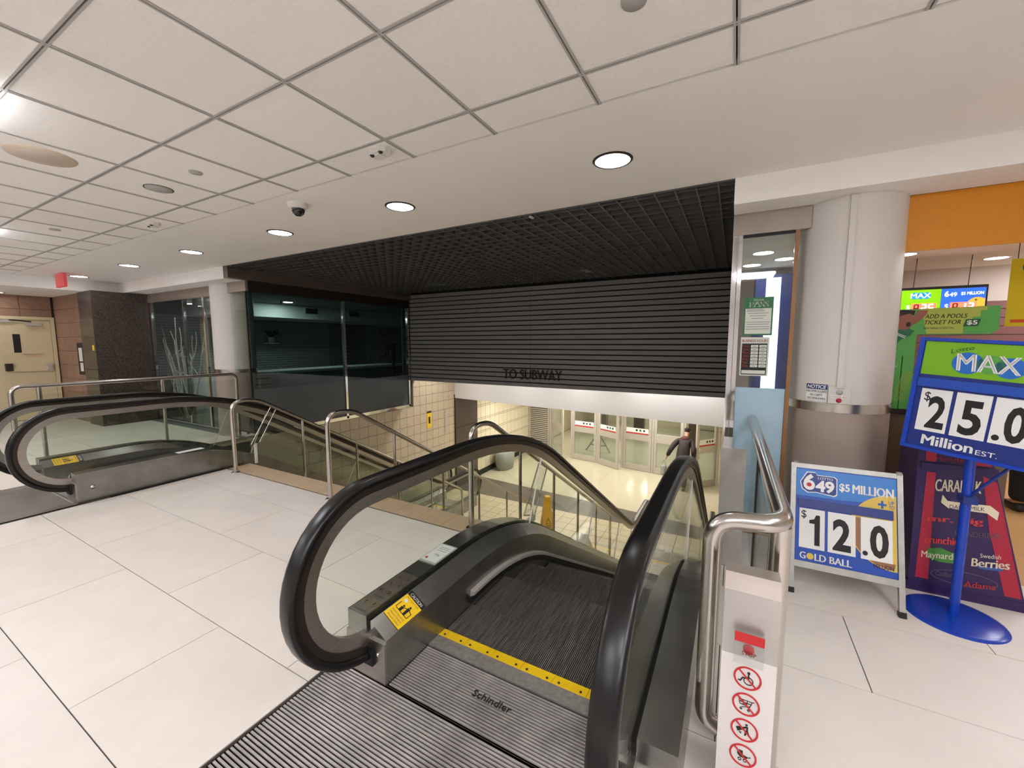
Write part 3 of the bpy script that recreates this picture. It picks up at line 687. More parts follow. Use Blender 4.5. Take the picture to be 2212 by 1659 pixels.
def side(t, xg, o, dy_lo=1.265, sticker=False):
    """one balustrade at glass plane xg; o = +1/-1 points outwards from the steps"""
    sweep(loop(0.0), xg, RAILSEC, 'handrail', 'rubber', t)
    sweep(loop(0.036), xg, [(-0.024, -0.014), (0.024, -0.014), (0.024, 0.018), (-0.024, 0.018)], 'rail_guide', 'guide', t, False)
    sweep(loop(0.078), xg, [(-0.016, -0.030), (0.016, -0.030), (0.016, 0.030), (-0.016, 0.030)], 'rail_frame', 'steel', t, False)
    # glass panels between rail frame and deck
    d = 0.106
    U = epath(HR-d, NCY+0.02, NLY-0.02); D = epath(0.262, NCY+0.02, NLY-0.02); N = len(U)
    cuts = [0, 10, 14, 16, 21, N-1]
    g = 0.003
    for q in range(len(cuts)-1):
        i, j = cuts[q], cuts[q+1]
        poly = [U[k] for k in range(i, j+1)] + [D[k] for k in range(j, i-1, -1)]
        if q == 0: poly = arc((NCY, NCZ), NR-d, -PI/2, -3*PI/2, 22)[:-1] + U[:j+1] + D[j:0:-1] + [(NCY+0.02, 0.262), (NCY+0.02, NCZ-NR+d)]
        if q == len(cuts)-2: poly = [U[k] for k in range(i, j+1)] + arc((NLY, LZ+NCZ), NR-d, PI/2, -PI/2, 22)[1:] + [(NLY-0.02, LZ+0.262)] + [D[k] for k in range(j-1, i-1, -1)]
        MB().prism([(xg-0.005, y, z) for y, z in poly], (0, 0, 0), (0.010, 0, 0)).build('glass_panel', 'clear', t)
        if q:   # slim joint between panels
            (y0, z0), (y1, z1) = U[i], D[i]
            MB().prism([(xg-0.007, y0-g/2, z0), (xg-0.007, y0+g/2, z0), (xg-0.007, y1+g/2, z1), (xg-0.007, y1-g/2, z1)], (0, 0, 0), (0.014, 0, 0)).build('panel_joint', 'alu', t)
    # decks and skirts
    xo, xi = xg+0.142*o, xg-0.113*o
    s_o = [(xg+0.014*o, 0.30), (xo, 0.30), (xo, -0.34), (xg+0.014*o, -0.34)]
    s_i = [(xg-0.014*o, 0.284), (xi, 0.218), (xi, -0.30), (xg-0.014*o, -0.30)]
    section_sweep(s_o, dy_lo, 8.42, 'outer_deck', 'steel_dk', t)
    section_sweep(s_i, dy_lo, 8.42, 'inner_deck', 'steel_dk', t)
    section_sweep([(xg-0.014, 0.27), (xg+0.014, 0.27), (xg+0.014, -0.2), (xg-0.014, -0.2)], dy_lo+0.01, 8.41, 'glass_channel', 'rubber_m', t)
    section_sweep([(xi-0.0005*o, 0.085), (xi-0.030*o, 0.080), (xi-0.030*o, 0.060), (xi-0.0005*o, 0.045)], 1.95, 7.9, 'skirt_brush', 'alu', t)
    section_sweep([(xi-0.0005*o, 0.044), (xi-0.022*o, 0.058), (xi-0.022*o, 0.020), (xi-0.0005*o, 0.015)], 1.93, 7.92, 'brush_bristles', 'rubber_m', t)
    # front plate of the newel box with the black handrail inlet
    for yb, zb, sg in ((dy_lo, 0, -1), (8.42, LZ, 1)):
        mb = MB(); mb.box(min(xo, xi), max(xo, xi), min(yb, yb+0.012*sg), max(yb, yb+0.012*sg), zb+0.0, zb+0.205)
        mb.build('end_plate', 'steel', t)
        BOX(xg-0.05, xg+0.05, min(yb, yb+0.03*sg), max(yb, yb+0.03*sg), zb+0.085, zb+0.185).build('handrail_inlet', 'rubber_m', t)
    MB().lathe([(0, 0), (0.009, 0), (0.009, 0.012), (0, 0.012)], n=12).build('key_switch', 'chrome', t, loc=(xg-0.075*o, dy_lo-0.012, 0.15), rot=(PI/2, 0, 0))
    return xo, xi

STEP = None
def step_mesh(wid):
    mb = MB(); p = 0.0092; n = int(wid/p); x0 = -n*p/2
    mb.box(-wid/2, wid/2, 0.008, 0.392, -0.23, -0.012)
    for i in range(n): mb.box(x0+p*i, x0+p*i+0.0046, 0.004, 0.394, -0.014, 0.0)
    me = mb.mesh('step'); me.materials.append(M['step']); return me
def escalator(label, xl, xr, dy, y_plate, xpl, xpr, ribbed=True):
    t = thing('escalator', label, 'escalator')
    lo, li = side(t, xl, -1); ro, ri = side(t, xr, +1)
    wid = ri-li-0.006; xm = (li+ri)/2; sm = step_mesh(wid)
    E0 = epath(0.0, 1.0, 9.0)
    def zat(y):
        for (a, za), (b, zb) in zip(E0, E0[1:]):
            if a <= y <= b: return za+(zb-za)*(y-a)/(b-a)
        return 0.0 if y < 2 else LZ
    y = 1.57
    while y < 8.05:
        z = zat(y+0.36)
        if y < 1.95: z = 0.0
        obj('step', sm, t, loc=(xm, y, z-0.012)); y += 0.40
    # landings
    for (ya, yb, zb, yc0, yc1) in ((1.265, 1.555, 0, 1.56, 1.642), (8.05, 8.42, LZ, 7.93, 8.045)):
        BOX(li, ri, ya, yb, zb-0.03, zb-0.006).build('floor_plate', 'groove', t)
        mb = MB(); q = ya+0.006
        while q < yb-0.008: mb.box(li+0.004, ri-0.004, q, q+0.0085, zb-0.006, zb); q += 0.0148
        mb.build('floor_plate_ribs', 'plate', t, kind='stuff')
        BOX(li, ri, yc0, yc1, zb-0.03, zb+0.001).build('comb_plate', 'combplate', t)
    ns = 6; sw = (ri-li)/ns
    for i in range(ns):
        xa, xb = li+sw*i+0.001, li+sw*(i+1)-0.001
        c = MB().hexa([(xa, 1.642, -0.02), (xb, 1.642, -0.02), (xb, 1.704, -0.02), (xa, 1.704, -0.02)], [(xa, 1.642, 0.003), (xb, 1.642, 0.003), (xb, 1.70, -0.003), (xa, 1.70, -0.003)]).build('comb_segment', 'yellow', t)
        for q in (0.18, 0.82): MB().lathe([(0, 0.0025), (0.006, 0.0025), (0.006, 0)], n=10).build('comb_screw', 'groove', c, loc=(xa+sw*q, 1.658, 0.002))
    BOX(li, ri, 7.87, 7.93, LZ-0.02, LZ+0.003).build('lower_comb', 'yellow', t)
    # wide landing plate in front of the newels
    BOX(xpl, xpr, y_plate, 1.2625, -0.03, -0.006 if ribbed else 0.0).build('landing_plate', 'groove' if ribbed else 'dullplate', t)
    mb = MB(); q = y_plate+0.01 if ribbed else 1.24
    while q < 1.25: mb.box(xpl+0.012, xpr-0.012, q, q+0.0088, -0.006, 0.0005); q += 0.0155
    mb.build('landing_plate_ribs', 'plate', t, kind='stuff')
    BOX(xpl, xpl+0.010, y_plate, 1.2625, -0.006, 0.001).build('plate_edging', 'guide', t); BOX(xpr-0.010, xpr, y_plate, 1.2625, -0.006, 0.001).build('plate_edging', 'guide', t)
    # inclined truss cladding closing the underside
    section_sweep([(lo+0.002, -0.34), (ro-0.002, -0.34), (ro-0.002, -0.42), (lo+0.002, -0.42)], 2.0, 8.0, 'truss_cladding', 'steel_dk', t)
    return t, li, ri, lo, ro
esc, li, ri, lo, ro = escalator('escalator going down with yellow comb plate and ribbed steel landing in the foreground', -1.478, -0.24, 0, -0.6, -1.70, -0.05)
# prints on the near balustrade: caution sticker, pictogram plate, permit card
caution(Fr((-1.460, 1.345, 0.2835), (0.099, 0, -0.066), (0, 1, 0)), 0.112, 0.20, esc)
fo = Fr((-1.616, 1.262, 0.3005), (1.0, 0, 0), (0, 1, 0))
pl = quad(fo, 0.006, 0.01, 0.118, 0.37, 0.0, 'steel', 'pictogram_plate', esc)
for i, (a, b) in enumerate(((0.034, 0.085), (0.090, 0.085), (0.034, 0.19), (0.090, 0.19), (0.034, 0.255), (0.090, 0.255), (0.034, 0.32), (0.090, 0.32))):
    (ring if i < 2 else no_sign)(fo, a, b, 0.025, *((0.025, 0.003, 0.002, 'counter', 'mandatory_ring', pl) if i < 2 else (0.002, pl, ('chair', 'cart', 'trolley', 'pram', 'x', 'x', 'x', 'x')[i], 'counter', 'dkbrown')))
    if i < 2: bars(fo, [((a, b-0.012), (a, b+0.012)), ((a-0.006, b), (a+0.007, b+0.004))], 0.004, 0.002, 'dkbrown', 'pictogram', pl)
text('CAUTION', fo, 0.03, 0.134, 0.095, 0.146, 0.0022, 'dkbrown', pl)
text('PLEASE HOLD HANDRAIL', fo, 0.016, 0.018, 0.096, 0.028, 0.0022, 'dkbrown', pl)
pc = quad(fo, 0.000, 0.515, 0.124, 0.735, 0.0, 'tbar', 'permit_frame', esc, th=0.006)
quad(fo, 0.008, 0.527, 0.116, 0.723, 0.006, 'white', 'permit_card', pc)
shape(fo, ell(0.028, 0.552, 0.009, 0.010, 16), 0.0078, 'red', 'permit_seal', pc)
text('774', fo, 0.05, 0.585, 0.085, 0.61, 0.0078, 'black', pc)
for b in (0.65, 0.672, 0.69): bars(fo, [((0.03, b), (0.105, b))], 0.003, 0.0078, 'greyprint', 'permit_print', pc)
text('Schindler', Fr((0, 0, 0.0006), (1, 0, 0), (0, 1, 0)), -0.985, 1.405, -0.785, 1.44, 0.0, 'groove', esc, bold=0.01, th=0.003, name='maker_lettering')
base_at(esc, (-0.87, 1.265, 0))

esc2, li2, ri2, lo2, ro2 = escalator('escalator with steel skirt and dark landing beside the tiled wall and guard rail', -6.83, -5.86, 0, -0.45, -7.0, -5.70, False)
caution(Fr((-6.812, 1.35, 0.2835), (0.099, 0, -0.066), (0, 1, 0)), 0.112, 0.24, esc2)
f2 = Fr((-5.855, 1.29, 0.3005), (1, 0, 0), (0, 1, 0))
quad(f2, 0.012, 0.85, 0.11, 1.12, 0.0, 'white', 'permit_card', esc2)
MB().lathe([(0, 0), (0.02, 0), (0.02, 0.008), (0, 0.008)], n=16).build('stop_key', 'chrome', esc2, loc=(-5.7175, 1.38, 0.14), rot=(0, PI/2, 0))
base_at(esc2, (-6.32, 1.265, 0))
esc2.location.y += 0.10

# clear acrylic guards standing between balustrade and stair rail
def acrylic(label, pts, x, bracket=None):
    t = thing('acrylic_guard', label, 'guard')
    MB().prism([(x, y, z) for y, z in pts], (0, 0, 0), (0.012, 0, 0)).build('acrylic_sheet', 'acrylic', t)
    n = len(pts); mb = MB()
    for i in range(n):
        a, b = pts[i], pts[(i+1) % n]; mb.tube([(x+0.006, a[0], a[1]), (x+0.006, b[0], b[1])], 0.007, 6)
    mb.build('sheet_edge', 'tube', t)
    if bracket: BOX(x-0.004, x+0.016, *bracket).build('bracket', 'whitep', t)
    base_at(t, (x, pts[0][0], min(p[1] for p in pts)))
acrylic('slanted clear acrylic guard on the escalator by the tiled wall', [(2.98, 0.26), (3.09, 0.27), (3.36, 0.72), (3.27, 0.73)], -5.60, (3.02, 3.05, -0.002, 0.27))
acrylic('tall clear acrylic guard with white foot bracket beside the wet floor cone stairs', [(3.36, -0.05), (3.60, -0.14), (3.90, 0.27), (3.70, 0.38)], -1.72, (3.34, 3.60, -0.19, -0.12))

# ================================================================== STAIR HANDRAILS
def handrail(x, label, yb, r=0.024):
    t = thing('stair_handrail', label, 'handrail')
    zt = 0.885; yk = yb+0.30; ye = 7.45; ze = zt-(ye-yk)*0.592
    MB().tube(bend([(x, yb, 0), (x, yb, zt), (x, yk, zt), (x, ye, ze), (x, ye+0.02, LZ)], 0.13, 8), r, 12).build('top_rail', 'tube', t)
    y = yb+0.92
    while y < ye-0.3:
        zr = zt-(y-yk)*0.592; i = int((y-2.98)/run); zf = -rise*(i+1)
        MB().tube([(x, y, zf), (x, y, zr)], 0.017, 10).build('post', 'tube', t)
        y += 0.93
    MB().lathe([(0.0, 0.006), (0.045, 0.006), (0.05, 0.0)], n=20).build('floor_flange', 'tube', t, loc=(x, yb, 0))
    base_at(t, (x, yb, 0))
handrail(-5.41, 'stainless stair handrail next to the tiled-wall escalator', 2.68)
handrail(-3.61, 'stainless stair handrail standing alone in the middle of the stair', 2.67)
handrail(-1.95, 'stainless stair handrail beside the foreground escalator', 2.82)

# ================================================================== GUARD RAILS, PEDESTAL
g = thing('guard_rail', 'stainless guard rail with glass infill behind the tiled-wall escalator', 'railing')
X = -7.3
MB().tube(bend([(X+0.02, 1.30, 0.0), (X, 1.30, 1.10), (X, 3.72, 1.10), (X, 3.72, 0.05)], 0.10, 8), 0.024, 12).build('top_rail', 'tube', g)
for y in (1.52, 2.72): MB().tube([(X, y, 0.0), (X, y, 1.10)], 0.022, 12).build('post', 'tube', g)
BOX(X-0.005, X+0.005, 1.54, 2.70, 0.12, 1.0).build('glass_infill', 'clear', g); BOX(X-0.005, X+0.005, 2.74, 3.68, 0.12, 1.0).build('glass_infill', 'clear', g)
MB().tube([(X, 1.32, 0.14), (X, 1.50, 0.14)], 0.016, 10).build('low_bar', 'tube', g)
base_at(g, (X, 1.3, 0))

g = thing('guard_rail', 'thick satin steel tube guard rail wrapping round the stop button pedestal', 'railing')
MB().tube(bend([(0.10, 1.60, 0.16), (-0.042, 1.60, 0.16), (-0.042, 1.60, 0.965), (0.175, 1.60, 0.985), (0.145, 3.92, 0.985), (0.14, 3.94, 0.02)], 0.085, 9), 0.033, 16).build('bent_tube', 'tube', g)
MB().tube([(0.17, 1.66, 0.0), (0.17, 1.66, 0.96)], 0.033, 16).build('post', 'tube', g)
BOX(0.150, 0.158, 1.72, 3.86, 0.10, 0.86).build('glass_infill', 'clear', g)
for yy in (1.74, 2.8): BOX(0.144, 0.164, yy, yy+0.03, 0.02, 0.93).build('infill_clamp', 'guide', g)
base_at(g, (-0.04, 1.6, 0))
pn = thing('end_panel', 'brushed steel end panel standing beside the escalator and shop glass', 'panel')
BOX(-0.055, 0.10, 3.18, 3.20, 0.005, 0.865).build('panel_face', 'steelplate', pn)
BOX(-0.050, 0.02, 3.20, 3.60, 0.005, 0.86).build('panel_return', 'steel', pn)
MB().box(-0.06, 0.106, 3.185, 3.21, 0.0, 0.012).build('base_shoe', 'black', pn)
base_at(pn, (0.0, 3.2, 0))

pd = thing('pedestal', 'white emergency stop pedestal with four red prohibition pictograms', 'pedestal')
px0, px1, py = 0.006, 0.163, 1.45
BOX(px0, px1, py, py+0.10, 0.0, 0.575).build('body', 'pedwhite', pd)
BOX(px0, px1, py+0.0005, py+0.10, 0.576, 0.795).build('button_panel', 'steelplate', pd)
MB().hexa([(px0, py, 0.7955), (px1, py, 0.7955), (px1, py+0.10, 0.7955), (px0, py+0.10, 0.7955)], [(px0, py+0.035, 0.84), (px1, py+0.035, 0.84), (px1, py+0.10, 0.84), (px0, py+0.10, 0.84)]).build('sloped_cap', 'hdr', pd)
fp = Fr((px0, py, 0.0), (1, 0, 0), (0, 0, 1))
for i, ic in enumerate(('chair', 'cart', 'trolley', 'pram', 'x')): no_sign(fp, 0.0785, 0.505-0.093*i, 0.040, 0.001, pd, ic)
cvr = quad(fp, 0.035, 0.565, 0.118, 0.672, 0.012, 'acrylic', 'button_cover', pd, th=0.012)
quad(fp, 0.035, 0.645, 0.118, 0.674, 0.024, 'red', 'cover_hinge', cvr, th=0.006)
MB().lathe([(0, 0.012), (0.013, 0.012), (0.016, 0.006), (0.016, 0)], n=24).build('stop_button', 'red', pd, loc=(px0+0.077, py, 0.607), rot=(PI/2, 0, 0))
text('STOP', fp, 0.057, 0.600, 0.097, 0.614, 0.0265, 'red', cvr, bold=0.01)
base_at(pd, (0.085, 1.5, 0))

# ================================================================== COLUMNS
def column(cx, cy, label, r=0.3135):
    t = struct('column', label)
    MB().lathe([(r, 1.16), (r, 2.63)], (cx, cy, 0), 56).build('column_shaft', 'column', t)
    MB().lathe([(r+0.004, 1.095), (r+0.004, 1.16)], (cx, cy, 0), 56).build('steel_band', 'tube', t)
    MB().lathe([(r, 0.0), (r, 1.10)], (cx, cy, 0), 56).build('column_base', 'taupe', t)
    return t
column(0.712, 3.987, 'round white column with steel band beside the lottery signs')
column(-7.79, 3.99, 'round white column with steel band beside the glazing corner')
# things fixed to the lottery-side column
def colfr(cx, cy, r, ang):
    n = Vector((math.cos(ang), math.sin(ang), 0)); u = Vector((-n.y, n.x, 0))
    return Fr(Vector((cx, cy, 0))+n*(r+0.001), u, (0, 0, 1))
fc = colfr(0.712, 3.987, 0.3135, R(253))
cdt = thing('conduit', 'white cable conduit running up the lottery-side column to the help button', 'conduit')
fd = colfr(0.712, 3.987, 0.3135, R(262))
quad(fd, -0.017, 1.285, 0.017, 2.612, 0.0, 'column', 'conduit_channel', cdt, th=0.018)
ic = thing('help_button', 'grey metal help intercom plate with red button on the column', 'intercom')
quad(fd, -0.062, 1.165, 0.062, 1.285, 0.004, 'intercom', 'plate', ic, th=0.02)
MB().lathe([(0, 0.006), (0.015, 0.006), (0.017, 0)], n=20).build('button', 'pinkred', ic, loc=fd(0.0, 1.188, 0.024), rot=(PI/2, 0, R(262)-R(270)))
MB().lathe([(0, 0.002), (0.02, 0.002), (0.02, 0)], n=20).build('speaker_grille', 'greydisc', ic, loc=fd(0.0, 1.248, 0.024), rot=(PI/2, 0, R(262)-R(270)))
quad(fd, -0.046, 1.205, 0.046, 1.222, 0.024, 'white', 'label_strip', ic, th=0.001)
text('PUSH FOR HELP', fd, -0.042, 1.208, 0.042, 1.219, 0.0262, 'red', ic)
text('OTHER WAY', fd, -0.03, 1.270, 0.03, 1.278, 0.0246, 'black', ic)
nt_ = thing('notice_sign', 'white NOTICE sign forbidding strollers, carts and walkers on the column', 'sign')
fn = colfr(0.712, 3.987, 0.3135, R(239))
def curved(fr_c, ang0, ang1, z0, z1, m, name, parent, rr_=0.3155, th=0.002):
    mb = MB(); n = 10
    for i in range(n):
        a, b = ang0+(ang1-ang0)*i/n, ang0+(ang1-ang0)*(i+1)/n
        P = [(0.712+(rr_+q)*math.cos(x), 3.987+(rr_+q)*math.sin(x), z) for z in (z0, z1) for x, q in ((a, 0), (b, 0), (b, th), (a, th))]
        mb.hexa(P[:4], P[4:])
    return mb.build(name, m, parent)
A0, A1 = R(224.5), R(250)
curved(None, A0, A1, 1.172, 1.30, 'white', 'sign_plate', nt_)
curved(None, A0+R(0.4), A1-R(0.4), 1.258, 1.297, 'navyprint', 'heading_band', nt_, 0.3177)
def curved_text(txt, a0, a1, z0, z1, m, parent, rr_=0.3187, cx=0.712, cy=3.987, **k):
    vs, fs, x0, x1, y0, y1 = text_pts(txt, k.get('bold', 0), k.get('shear', 0))
    P = []
    for v in vs:
        a = a0+(a1-a0)*(v.x-x0)/(x1-x0); z = z0+(z1-z0)*(v.y-y0)/(y1-y0); P.append((cx+rr_*math.cos(a), cy+rr_*math.sin(a), z))
    return MB().add(P, fs).build('lettering', m, parent)
curved_text('NOTICE', A0+R(1.5), A1-R(1.5), 1.264, 1.291, 'white', nt_, 0.3201, bold=0.025, shear=0.2)
for i, tx in enumerate(('NO STROLLERS', 'NO CARTS', 'NO WALKERS')):
    ins = (1.0, 5.5, 2.2)[i]
    curved_text(tx, A0+R(ins), A1-R(ins), 1.234-0.026*i, 1.250-0.026*i, 'black', nt_, bold=0.012)

# ================================================================== SHOP FRONT BY THE COLUMN (window_3)
window_3 = struct('window_3', 'narrow shop window with posters and pale blue film beside the column')
BOX(-0.06, 0.45, 3.80, 3.86, 2.45, 2.62).build('metal_header', 'hdr', window_3)
BOX(0.015, 0.355, 3.815, 3.825, 1.24, 2.44).build('glass_pane', 'shopglass', window_3)
BOX(0.015, 0.355, 3.815, 3.825, 0.06, 1.238).build('film_pane', 'film', window_3)
BOX(-0.058, -0.022, 3.80, 3.84, 0.0, 2.45).build('chrome_post', 'chrome', window_3)
BOX(-0.018, 0.012, 3.805, 3.84, 0.0, 2.45).build('chrome_post', 'chrome', window_3)
BOX(0.358, 0.385, 3.80, 3.84, 0.0, 2.45).build('brass_edge', 'goldbrown', window_3)
BOX(0.012, 0.358, 3.81, 3.835, 2.43, 2.45).build('top_bead', 'black', window_3)
BOX(-0.055, -0.045, 3.86, 7.56, -0.2, 2.6).build('side_glass', 'shopglass', window_3)
fw3 = Fr((0, 3.812, 0), (1, 0, 0), (0, 0, 1))
po = thing('poster', 'green bordered PASS certificate stuck on the narrow shop window', 'poster')
quad(fw3, 0.045, 1.66, 0.245, 1.96, 0.0, 'pastegreen', 'sheet', po)
quad(fw3, 0.056, 1.672, 0.234, 1.872, 0.0018, 'paper', 'panel', po)
text('PASS', fw3, 0.082, 1.882, 0.212, 1.928, 0.002, 'white', po, bold=0.02)
text('DineSafe', fw3, 0.112, 1.933, 0.178, 1.947, 0.002, 'paper', po)
for b, a0, a1 in ((1.862, .064, .18), (1.852, .064, .19), (1.835, .075, .215), (1.815, .09, .2), (1.795, .1, .18), (1.765, .062, .228), (1.748, .07, .22), (1.728, .062, .226), (1.71, .062, .226)):
    bars(fw3, [((a0, b), (a1, b))], 0.004, 0.0036, 'greyprint', 'printed_line', po)
base_at(po, (0.145, 3.81, 1.66))
po = thing('poster', 'BUSINESS HOURS chart with orange weekday names on the narrow shop window', 'poster')
quad(fw3, 0.035, 1.335, 0.232, 1.645, 0.0, 'paper', 'sheet', po)
text('BUSINESS HOURS', fw3, 0.045, 1.605, 0.222, 1.628, 0.002, 'orangeink', po, bold=0.015)
ch = quad(fw3, 0.045, 1.345, 0.220, 1.595, 0.0016, 'black', 'chart', po)
for i, dname in enumerate(('Mon.', 'Tue.', 'Wed.', 'Thu.', 'Fri.', 'Sat.', 'Sun.')):
    b = 1.565-0.0262*i
    text(dname, fw3, 0.052, b, 0.052+0.011*len(dname), b+0.019, 0.0034, 'orangeink', ch, bold=0.015)
    for a0 in (0.108, 0.166):
        quad(fw3, a0, b-0.003, a0+0.050, b+0.0185, 0.0032, 'paper', 'hour_cell', ch, th=0.0006)
        bars(fw3, [((a0+0.012, b+0.007), (a0+0.038, b+0.007))], 0.004, 0.004, 'greyprint', 'written_hour', ch)
quad(fw3, 0.050, 1.352, 0.214, 1.380, 0.0032, 'paper', 'blank_cell', ch, th=0.0006)
base_at(po, (0.13, 3.81, 1.335))

# ================================================================== LOTTERY SHOP BEHIND
wall_shop = struct('wall_shop', 'beige back wall of the lottery shop with dark red slats below')
BOX(-0.04, 6.0, 7.0, 7.2, 0, 2.7).build('wall_face', 'shopwall', wall_shop)
for i in range(20): BOX(1.2, 5.9, 6.975, 6.998, 0.10+0.10*i, 0.10+0.10*i+0.088).build('slat', 'redslat', wall_shop)
wall_shop_side = struct('wall_shop_side', 'beige side wall of the lottery shop'); BOX(6.0, 6.2, 3.9, 7.2, 0, 2.7).build('wall_face', 'shopwall', wall_shop_side)
ceil_shop = struct('ceiling_shop', 'white ceiling inside the lottery shop')
BOX(-0.04, 6.2, 3.92, 7.2, 2.50, 2.58).build('ceiling_board', 'plaster', ceil_shop)
fas = thing('shop_fascia', 'plain orange fascia board over the lottery shop opening', 'fascia')
BOX(1.0, 6.0, 3.905, 3.915, 2.235, 2.614).build('fascia_board', 'orange', fas); base_at(fas, (3.5, 3.95, 2.235))
sd = thing('downlight', 'round downlight inside the lottery shop ceiling', 'light', 'lottery shop downlights')
MB().lathe([(0.088, -0.004), (0.10, -0.006), (0.106, 0)], n=28).build('trim_ring', 'whitep', sd)
MB().lathe([(0, -0.003), (0.09, -0.003)], n=28).build('lens', 'lens', sd); sd.location = (1.48, 5.7, 2.50)
for p_ in ((0.20, 4.9, 2.5), (0.42, 5.35, 2.5), (0.12, 5.6, 2.5), (2.6, 5.0, 2.5), (3.4, 6.2, 2.5), (2.4, 6.4, 2.5)):
    c = copy_tree(sd); c.location = p_
sp_ = thing('troffer_and_fill_panel', 'square fill light panel added out of view in the lottery shop ceiling', 'light', 'lottery shop fill panels')  # unseen panels added to brighten the shop interior
MB().box(-0.29, 0.29, -0.29, 0.29, -0.02, 0.0).build('drop_diffuser', 'diffuser', sp_); sp_.location = (3.3, 5.2, 2.5)
for p_ in ((4.7, 5.2, 2.5), (3.3, 6.4, 2.5)):
    c = copy_tree(sp_); c.location = p_
cl = thing('display_cooler', 'tall navy display cabinet with glowing white panel inside the shop', 'cabinet')
BOX(0.18, 0.64, 5.9, 6.5, 0.0, 2.42).build('cabinet_body', 'navy', cl)
BOX(0.29, 0.44, 5.88, 5.899, 0.75, 2.38).build('lit_panel', 'glowwhite', cl); base_at(cl, (0.4, 6.2, 0))
ct = thing('shop_counter', 'brown laminate counter behind the candy bin', 'counter')
BOX(1.07, 1.72, 4.12, 4.75, 0.0, 1.06).build('counter_body', 'counter', ct); BOX(1.05, 1.75, 4.08, 4.8, 1.06, 1.10).build('counter_top', 'dkbrown', ct)
base_at(ct, (1.4, 4.4, 0))
# hanging jackpot screen
js = thing('jackpot_screen', 'hanging illuminated jackpot screen showing red numerals 25 and 12', 'screen')
fj = Fr((1.55, 6.0, 1.90), (1, 0, 0), (0, 0, 1))
BOX(1.55, 2.22, 6.002, 6.07, 1.885, 2.19).build('casing', 'black', js)
quad(fj, 0.012, 0.0, 0.325, 0.262, 0.0, 'scr_green', 'green_half', js); quad(fj, 0.327, 0.0, 0.655, 0.262, 0.0, 'scr_blue', 'blue_half', js)
for ca in (0.12, 0.165, 0.21): shape(fj, ell(ca, 0.20, 0.036, 0.036, 18), 0.0018, 'scr_cyan', 'logo_ball', js)
text('MAX', fj, 0.085, 0.178, 0.245, 0.226, 0.0035, 'scr_white', js, bold=0.02)
text('6', fj, 0.35, 0.178, 0.385, 0.238, 0.002, 'scr_white', js, bold=0.03); text('49', fj, 0.388, 0.178, 0.445, 0.222, 0.002, 'scr_white', js, bold=0.02)
text('$5 MILLION', fj, 0.475, 0.188, 0.64, 0.222, 0.002, 'scr_white', js, bold=0.02)
shape(fj, [(0.654, 0.0), (0.654, 0.158)] + ell(0.60, 0.02, 0.10, 0.145, 14, R(60), R(185)), 0.0016, 'scr_gold', 'gold_ball', js)
text('+', fj, 0.575, 0.125, 0.60, 0.15, 0.003, 'black', js, bold=0.02)
def seg7(fr, a, b, wd, ht, on, m, parent, d):
    S = dict(a=((0, 1), (1, 1)), b=((1, 1), (1, .5)), c=((1, .5), (1, 0)), d=((0, 0), (1, 0)), e=((0, .5), (0, 0)), f=((0, 1), (0, .5)), g=((0, .5), (1, .5)))
    bars(fr, [((a+wd*S[k][0][0]+0.12*wd*S[k][0][1], b+ht*S[k][0][1]), (a+wd*S[k][1][0]+0.12*wd*S[k][1][1], b+ht*S[k][1][1])) for k in on], 0.012, d, m, 'digit', parent)
for base, d1, d2 in ((0.12, 'abged', 'afgcd'), (0.42, 'bc', 'abged')):
    quad(fj, base-0.02, 0.012, base+0.175, 0.118, 0.0016, 'led' , 'digit_window', js)
    seg7(fj, base, 0.03, 0.03, 0.075, 'abcdefg', 'leddark', js, 0.0034)
    seg7(fj, base+0.058, 0.03, 0.032, 0.075, d1, 'ledwhite', js, 0.0034); seg7(fj, base+0.115, 0.03, 0.032, 0.075, d2, 'ledwhite', js, 0.0034)
    text('$', fj, base-0.062, 0.045, base-0.032, 0.105, 0.002, 'scr_white', js, bold=0.02)
for xx in (1.66, 2.08): MB().tube([(xx, 6.03, 2.19), (xx+0.01, 6.03, 2.50)], 0.004, 6).build('hanger', 'guide', js)
base_at(js, (1.9, 6.03, 1.885))
po = thing('poster', 'tall yellow lottery poster hanging in the shop', 'poster')
fy = Fr((1.965, 5.0, 1.735), (1, 0, 0), (0, 0, 1))
quad(fy, 0.0, 0.0, 0.42, 0.55, 0.0, 'posteryellow', 'sheet', po, th=0.004)
shape(fy, ell(0.12, 0.48, 0.055, 0.055, 20), 0.0042, 'ball_b', 'logo_ball', po); text('M', fy, 0.08, 0.45, 0.16, 0.51, 0.0058, 'white', po, bold=0.02)
quad(fy, 0.03, 0.03, 0.13, 0.055, 0.0042, 'orangeink', 'price_tag', po)
MB().tube([(2.0, 4.998, 2.285), (2.0, 4.998, 2.50)], 0.003, 6).build('hanger', 'guide', po); MB().tube([(2.35, 4.998, 2.285), (2.35, 4.998, 2.50)], 0.003, 6).build('hanger', 'guide', po)
base_at(po, (2.17, 5.0, 1.735))
